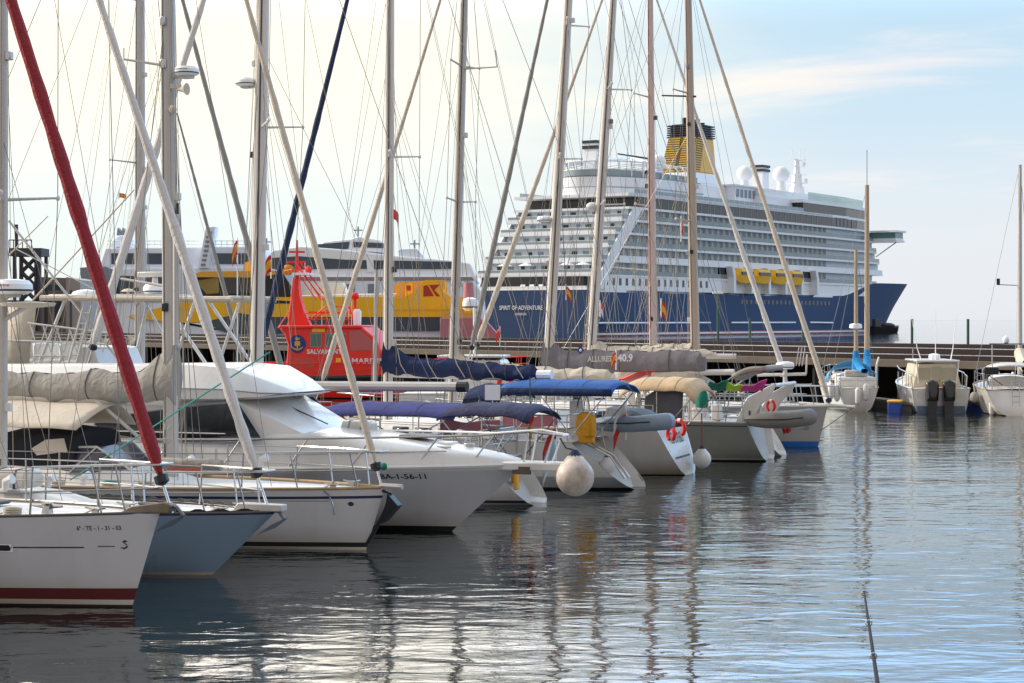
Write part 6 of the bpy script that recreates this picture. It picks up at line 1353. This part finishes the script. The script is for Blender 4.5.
for px in (932, 948.5):
    lx = -L_/2-.3; p = fr.G(lx, 0, 0); ly = -((px-512)*p.y/F-p.x)
    g = MB(); g.shell([(lx-.32, [(.12, .62), (.16, .98), (0, 1.05)]), (lx-.2, [(.2, .5), (.22, 1.1), (.14, 1.22), (0, 1.24)][:2]+[(0, 1.2)]), (lx+.2, [(.2, .5), (.2, 1.1), (0, 1.18)]), (lx+.3, [(.12, .6), (.14, .98), (0, 1.04)])], OBM)
    for i, v in enumerate(g.v): g.v[i] = (v[0], v[1]*1.2+ly, .5+(v[2]-.5)*1.3)
    mo = g.build('outboard_motor', Ob, bevel=.04)
    g = MB(); g.shell([(lx-.14, [(.1, -.3), (.14, .52), (0, .54)]), (lx+.14, [(.1, -.3), (.14, .52), (0, .54)])], OBM); g.box(lx+.1, lx+.34, -.12, .12, .35, .7, OBM)
    for i, v in enumerate(g.v): g.v[i] = (v[0], v[1]*1.5+ly, v[2])
    g.build('leg', mo)
# sloop cut by the right edge
L_ = 9; H = Hull(L_, 2.9, 1.25, 1.05, .7, .4, sf=.8, wl=.78)
fr = Frame(1016, 416, 80, -L_/2); Rb = boat('sailing_yacht', 'white sailing yacht cut by the right edge of the photo, with white awning', 'sailboat', fr)
H.build(Rb, [(.03, ANTIB), (('f', 1), GEL2)]); H.transom(Rb, GEL, rim=.06, depth=.06); H.rail(Rb, DECKT, .03); pushpit(H, Rb); lines(H, Rb, [.3, .5, .7], .6, .86); coachroof(H, Rb, -1.4, 2.6, .45)
p = fr.G(1.0, 0, 0); ly = -((1019.5-512)*p.y/F-p.x); zt = CH-(165-HZ)*p.y/F
g = MB(); g.tube([(1, ly, 1.2), (1, ly, zt)], [.105, .08], ALU, 10); rm = g.build('mast', Rb)
zs_ = CH-(285-HZ)*p.y/F; g = MB(); g.tube([(1, ly, zs_-.02), (.9, ly+.95, zs_+.02)], .025, ALU, 5); g.box(.86, .94, ly+.85, ly+.99, zs_, zs_+.28, BLK); g.build('spreader', rm)
for sgn in (-1, 1): wires(Rb, [(H.ex(.9, sgn), (1, ly, zt))], .008)
wires(Rb, [(H.E(.01, 0, .1), (1, ly, zt))], .008, name='backstay')
g = MB(); g.sheet(lambda u, v: (1.0-2.6*u, ly+.25*math.sin(6.283*v)*(1-.4*u), 1.95+.28*math.cos(6.283*v)+.5*(1-u)**2), 10, 10, CVC); g.build('sail_cover', Rb)
canopy(Rb, 'awning', -3.4, -1.4, 1.15, 1.95, .16, SAILW, zdeck=1.0)
g = MB(); g.sheet(lambda u, v: (-3.0+1.2*u, .4+.7*v, 1.2+.5*v), 4, 4, CVK); g.build('cockpit_cloth', Rb, solid=.02)
g = MB(); p2_ = H.E(.02, 1, .62); g.box(p2_[0]-.1, p2_[0]+.35, p2_[1]-.55, p2_[1]+.05, p2_[2]+.0, p2_[2]+.3, OBM); g.build('rail_outboard', Rb, bevel=.05)
g = MB(); 
for yy in (-.15, .15): g.tube([(-L_/2+.3, yy, 1.4), (-L_/2-.02, yy, .4)], .02, STEEL, 5)
for i in range(4): g.tube([(-L_/2+.25-.07*i, -.15, 1.25-.23*i), (-L_/2+.25-.07*i, .15, 1.25-.23*i)], .016, STEEL, 5)
g.build('swim_ladder', Rb)
g = MB(); g.tube([(-L_/2+.6, -.9, 1.0), (-L_/2+.6, -.9, 2.9)], .025, STEEL, 5); g.tube([(-L_/2+.6, .9, 1.0), (-L_/2+.6, .9, 2.9)], .025, STEEL, 5); g.box(-L_/2+.4, -L_/2+1.0, -1.0, 1.0, 2.9, 2.94, BLK); g.ball((-L_/2+.6, .35, 3.08), .14, .14, .18, FERW2, 10, 6); g.build('stern_gantry', Rb)
for i, px in enumerate((992, 998)): cyl_fender(W(px, 405, 80.2), ('grey streaked fender on the left quarter of the yacht at the right edge', 'second fender from the left on the yacht at the right edge')[i], .75, .13, FENW)
# floats, box and post between the boats
t = thing('float_box', 'blue float box with yellow lid between ketch and outboard boat', 'box', W(895, 413, 83).freeze() if False else tuple(W(895, 413, 82.5).xy)+(0,), -20)
g = MB(); g.box(-.27, .27, -.3, .3, -.1, .42, BINB); g.build('body', t, bevel=.04)
g = MB(); g.box(-.29, .29, -.32, .32, .42, .52, YEL); g.build('lid', t, bevel=.03)
t = thing('mooring_post', 'blue mooring post with white cap left of the outboard boat', 'post', tuple(W(907.5, 405, 85).xy)+(0,), 0)
g = MB(); g.lathe([(.14, -.5), (.14, 1.0)], (0, 0, 0), mat('post blue', '#2f6ea6', .5), 12); g.build('shaft', t)
g = MB(); g.lathe([(.15, 1.0), (.15, 1.15), (.08, 1.18)], (0, 0, 0), FERW2, 12); g.build('cap', t)
t = thing('finger_pontoon', 'narrow wooden finger pontoon beside the outboard boat', 'pontoon', tuple(W(899, 405, 85).xy)+(0,), 100)
g = MB(); g.box(-2.4, 3.5, -.35, .35, .28, .4, mat('pontoon planks', '#6f5f50', .9, var=.3)); g.build('planking', t)
g = MB(); g.box(-2.2, 3.3, -.3, .3, -.2, .27, mat('pontoon float', '#55504c', .8)); g.build('float', t)
t = thing('finger_pontoon', 'dark blue sided finger pontoon between outboard boat and right edge yacht', 'pontoon', tuple(W(979, 405, 84).xy)+(0,), 92)
g = MB(); g.box(-2.6, 3.5, -.4, .4, .3, .42, mat('pontoon planks', '#6f5f50')); g.build('planking', t)
g = MB(); g.box(-2.5, 3.3, -.36, .36, -.2, .29, BINB); g.build('float', t)
t = thing('mooring_buoy', 'round grey buoy hanging on the finger pontoon right of the outboard boat', 'buoy', tuple(W(974.5, 397, 81.2)), 0)
g = MB(); g.ball((0, 0, 0), .2, .2, .22, CVG, 14, 9); g.build('ball', t)
g = MB(); g.tube([(0, 0, .2), (.05, .4, .5)], .02, ROPE, 5); g.build('rope', t)
# ------------------------------------------------------------------ tenders, rescue gear, flags and covers in the row
def dinghy(p, rz, L_, wd, r, label, m=HYP, screen=False):
    t = thing('inflatable_dinghy', label, 'dinghy', p, rz, 'inflatable dinghies on davits'); g = MB()
    pts = [(-L_/2, -wd/2, 0), (-L_*.2, -wd/2, 0), (L_*.15, -wd/2, .02), (L_*.36, -wd*.36, .07), (L_*.5, 0, .12), (L_*.36, wd*.36, .07), (L_*.15, wd/2, .02), (-L_*.2, wd/2, 0), (-L_/2, wd/2, 0)]
    g.tube(pts, [r*.55]+[r]*7+[r*.55], m, 14); g.build('tube', t, subd=1)
    g = MB(); g.shell([(-L_*.42, [(wd*.42, -r*.7), (wd*.4, -r*.2), (0, -r*.2)]), (L_*.2, [(wd*.42, -r*.7), (wd*.4, -r*.2), (0, -r*.2)]), (L_*.42, [(wd*.12, -r*.2), (wd*.1, 0), (0, 0)])], HYPD); g.build('floor', t)
    g = MB(); g.box(-L_*.43, -L_*.4, -wd*.42, wd*.42, -r*.6, r*1.1, HYPD); g.build('transom', t)
    g = MB(); g.tube([(-L_*.46, -wd/2-r*.98, .02), (L_*.15, -wd/2-r*.98, .05), (L_*.4, -wd*.3-r, .1)], .015, BLK, 5); g.build('grab_line', t)
    if screen: g = MB(); g.shell([(-L_*.3, [(wd*.46, .1), (wd*.3, r*1.9), (0, r*2.1)]), (L_*.1, [(wd*.46, .12), (wd*.34, r*1.7), (0, r*1.9)]), (L_*.3, [(wd*.3, .16), (wd*.2, r*.8), (0, r*.9)])], mat('dinghy cover', '#3a4650', .6, scale=3, bump=.3)); g.build('cover', t)
    return t
dinghy(W(635, 424, 47.0), -42, 2.1, 1.0, .2, 'grey inflatable dinghy with dark cover above the scooped white stern', mat('hypalon blue grey', '#7f8e9c', .55, var=.1), True)
dinghy(W(780, 420, 53.4), -20, 1.85, .85, .235, 'plain grey inflatable dinghy hanging behind the grey hulled yacht', mat('hypalon grey brown', '#77746f', .6, var=.12))
def horseshoe(p, rz, s_, label):
    t = thing('lifebuoy', label, 'lifebuoy', p, rz, 'lifebuoys on stern rails'); g = MB()
    g.tube([(0, .26*s_*math.cos(a), .3*s_*math.sin(a)) for a in [R(q) for q in range(-60, 241, 20)]], .085*s_, ORR, 10); g.build('ring', t)
    g = MB(); g.tube([(0, .26*s_*math.cos(R(90))-.03, .3*s_), (0, .05, .3*s_)], .09*s_, FERW2, 10); g.build('reflective_band', t); return t
horseshoe(W(679, 428, 48.3), -125, .62, 'orange horseshoe lifebuoy on the lettered white stern, outer one')
horseshoe(W(671, 434, 48.0), -150, .55, 'smaller orange lifebuoy on the lettered white stern, lower and left of the other')
horseshoe(W(505, 386, 48.0), -130, .8, 'red lifebuoy beside the white square sign')
horseshoe(W(771, 406, 55.0), -135, .5, 'red lifebuoy by the white stern arch of the grey hulled yacht')
t = thing('rescue_sling_case', 'yellow rescue sling case on the stern rail of the scooped white yacht', 'rescue gear', W(586, 442, 45.0), -25)
g = MB(); g.shell([(-.11, [(.22, .1), (.26, .2), (.27, .5), (.2, .66), (0, .7)]), (.11, [(.22, .1), (.26, .2), (.27, .5), (.2, .66), (0, .7)])], YELC); g.build('case', t, bevel=.06).rotation_euler = (0, 0, R(65))
g = MB(); g.box(-.17, .2, -.1, .1, -.03, .16, YELC); g.build('bag', t, bevel=.04)
t = thing('square_sign', 'blank white square sign on a thin pole by the blue bimini', 'sign', W(492.5, 450, 43.5), 0)
zc = (450-392.5)*43.5/F; g = MB(); g.box(-.17, .17, -.01, .01, zc-.17, zc+.17, FERW2); g.build('panel', t)
g = MB(); g.tube([(0, .02, -.5), (0, .02, zc)], .018, ALU, 6); g.build('pole', t)
t = thing('danbuoy', 'red and green man overboard marker pole behind the indigo canopy', 'marker', W(530, 455, 42.3), 0)
g = MB(); g.tube([(0, 0, 0), (0, 0, 1.7)], .014, GREENP, 6); g.build('pole', t)
g = MB(); g.lathe([(.02, .65), (.09, .75), (.1, .95), (.03, 1.05)], (0, 0, 0), ORR, 12); g.build('float', t)
g = MB(); g.lathe([(.045, .35), (.045, .62)], (0, 0, 0), YELC, 10); g.build('band', t)
FRN = [(FLAGR, 0, .34), (FENW, .34, .66), (EMB, .66, 1)]
flag(626, 402, .34, .62, 46.6, [(FENW, 0, .45), (FLAGR, .45, 1)], 'red and white ensign drooping at the scooped white stern', .9, yaw=200, droop=.5)
flag(556, 428, .30, .75, 42.0, [(REDF, 0, .3), (PALEB, .3, .8), (FENW, .8, 1)], 'red and pale blue cloth hanging at the stern behind the big fender', .8, yaw=190, droop=.4)
flag(237.5, 240, .16, .42, 56, SP, 'yellow and red flag on the pole of the tube framed cruiser', 3.6, yaw=200, droop=.5)
flag(271, 255, .22, .5, 58, SP, 'yellow and red flag beside the navy furled sail', .7, yaw=200, droop=.4)
flag(119, 193, .22, .14, 62, SP, 'small yellow and red flag high beside the white leaning sail', .2, yaw=10, droop=.2)
flag(393, 209, .15, .26, 50, [(ORR, 0, 1)], 'small orange flag high on the rigging right of the fourth mast', .4, yaw=10, droop=.3)
flag(566, 286, .2, .38, 70, SP, 'yellow and red flag before the ship transom', .5, yaw=10, droop=.4)
flag(551, 275, .12, .32, 66, SP, 'small yellow and red flag against the lettered yacht mast', .5, yaw=10, droop=.4)
flag(600, 302, .12, .35, 66, [(ORR, 0, .5), (FENW, .5, 1)], 'orange and white pennant against the ship hull', .5, yaw=10, droop=.4)
flag(661, 300, .2, .5, 66, SP, 'yellow and red flag before the ship side', .6, yaw=10, droop=.4)
flag(681, 218, .08, .5, 66, [(ORR, 0, 1)], 'narrow orange pennant before the ship balconies', .8, yaw=10, droop=.1)
flag(616, 352, .14, .3, 55, SP, 'yellow and red flag in front of the large lettered boom cover', .5, yaw=190, droop=.4)
flag(500, 328, .16, .38, 75, [(ORR, 0, 1)], 'orange flag by the pier railing left of the ship name', .7, yaw=190, droop=.4)
def cloth(name, label, pts, Y, m, cat, dep=.25, grp=None, wob=.02):
    P_ = [W(a, b, Y) for a, b in pts]; c = sum(P_, Vector())/4; t = thing(name, label, cat, c, 0, grp); q = [p-c for p in P_]
    def fn(u, v):
        a = q[0].lerp(q[1], u); b = q[3].lerp(q[2], u); p = a.lerp(b, v); return (p.x, p.y+dep*(v-.5)*2+wob*math.sin(u*15), p.z-.06*math.sin(math.pi*u)*(1-v)+wob*math.sin(u*11+v*5))
    g = MB(); g.sheet(fn, 14, 8, m); g.build('fabric', t, solid=.02); return t
TG = 'bright cloths drying on the boats'
cloth('drying_cloth', 'green cloth draped on the grey hulled yacht, leftmost of the bright cloths', [(708, 382), (727, 379), (727, 391), (710, 391)], 53.0, GREENT, 'cloth', grp=TG)
cloth('drying_cloth', 'lime yellow cloth between the green and pink ones', [(727, 382), (742, 384), (741, 392), (727, 391)], 53.0, LIME, 'cloth', grp=TG)
cloth('drying_cloth', 'bright pink cloth, right of the lime yellow one', [(741, 386), (766, 378), (764, 391), (741, 392)], 52.9, MAG, 'cloth', grp=TG)
cloth('drying_cloth', 'red orange cloth bundle behind the beige cockpit tent', [(598, 380), (654, 368), (652, 376), (606, 384)], 54.0, ORR, 'cloth', dep=.5, grp=TG, wob=.05)
cloth('drying_cloth', 'red cloth hanging under the plain grey dinghy', [(781, 427), (791, 424), (791, 432), (784, 434)], 55.5, REDF, 'cloth', dep=.05, grp=TG)
cloth('weather_cloth', 'faded red weather cloth on the rail under the blue bimini', [(503, 414), (557, 415), (557, 427), (503, 428)], 45.4, PINK, 'weather cloth', dep=.01)
cloth('weather_cloth', 'long faded red cloth along the rail below the indigo canopy', [(440, 419), (500, 419), (500, 430), (440, 430)], 43.2, PINK, 'weather cloth', dep=.01)
t = thing('gear_bag', 'dark green gear bag hanging at the rail of the grey hulled yacht', 'bag', W(702, 400, 53.0), 0)
g = MB(); g.lathe([(.04, -.22), (.15, -.2), (.17, 0), (.14, .2), (.05, .3), (.02, .42)], (0, 0, 0), GREENT, 14); g.build('sack', t)
g = MB(); g.tube([(0, 0, .4), (.05, .1, .62)], .01, ROPE, 5); g.build('cord', t)
# fishing rod held out over the near quay
t = thing('fishing_rod', 'thin dark fishing rod leaning over the water in front', 'fishing rod', (W(920, 1013, 4.3)), 0)
o0 = W(920, 1013, 4.3); a = W(877.5, 683, 6.5)-o0; b = W(864, 591, 8.0)-o0
g = MB(); g.tube([(0, 0, 0), tuple(a*.5+Vector((0, 0, .01))), tuple(a), tuple(b)], [.013, .011, .0075, .004], ROD, 8); g.build('blank', t)
for q in (.25, .6, .97):
    p = a.lerp(b, q); g = MB(); g.tube([(p.x+.012*math.cos(i), p.y, p.z+.012*math.sin(i)) for i in [j*.785 for j in range(8)]], .0022, STEEL, 5, closed=True); g.build('line_guide', t)
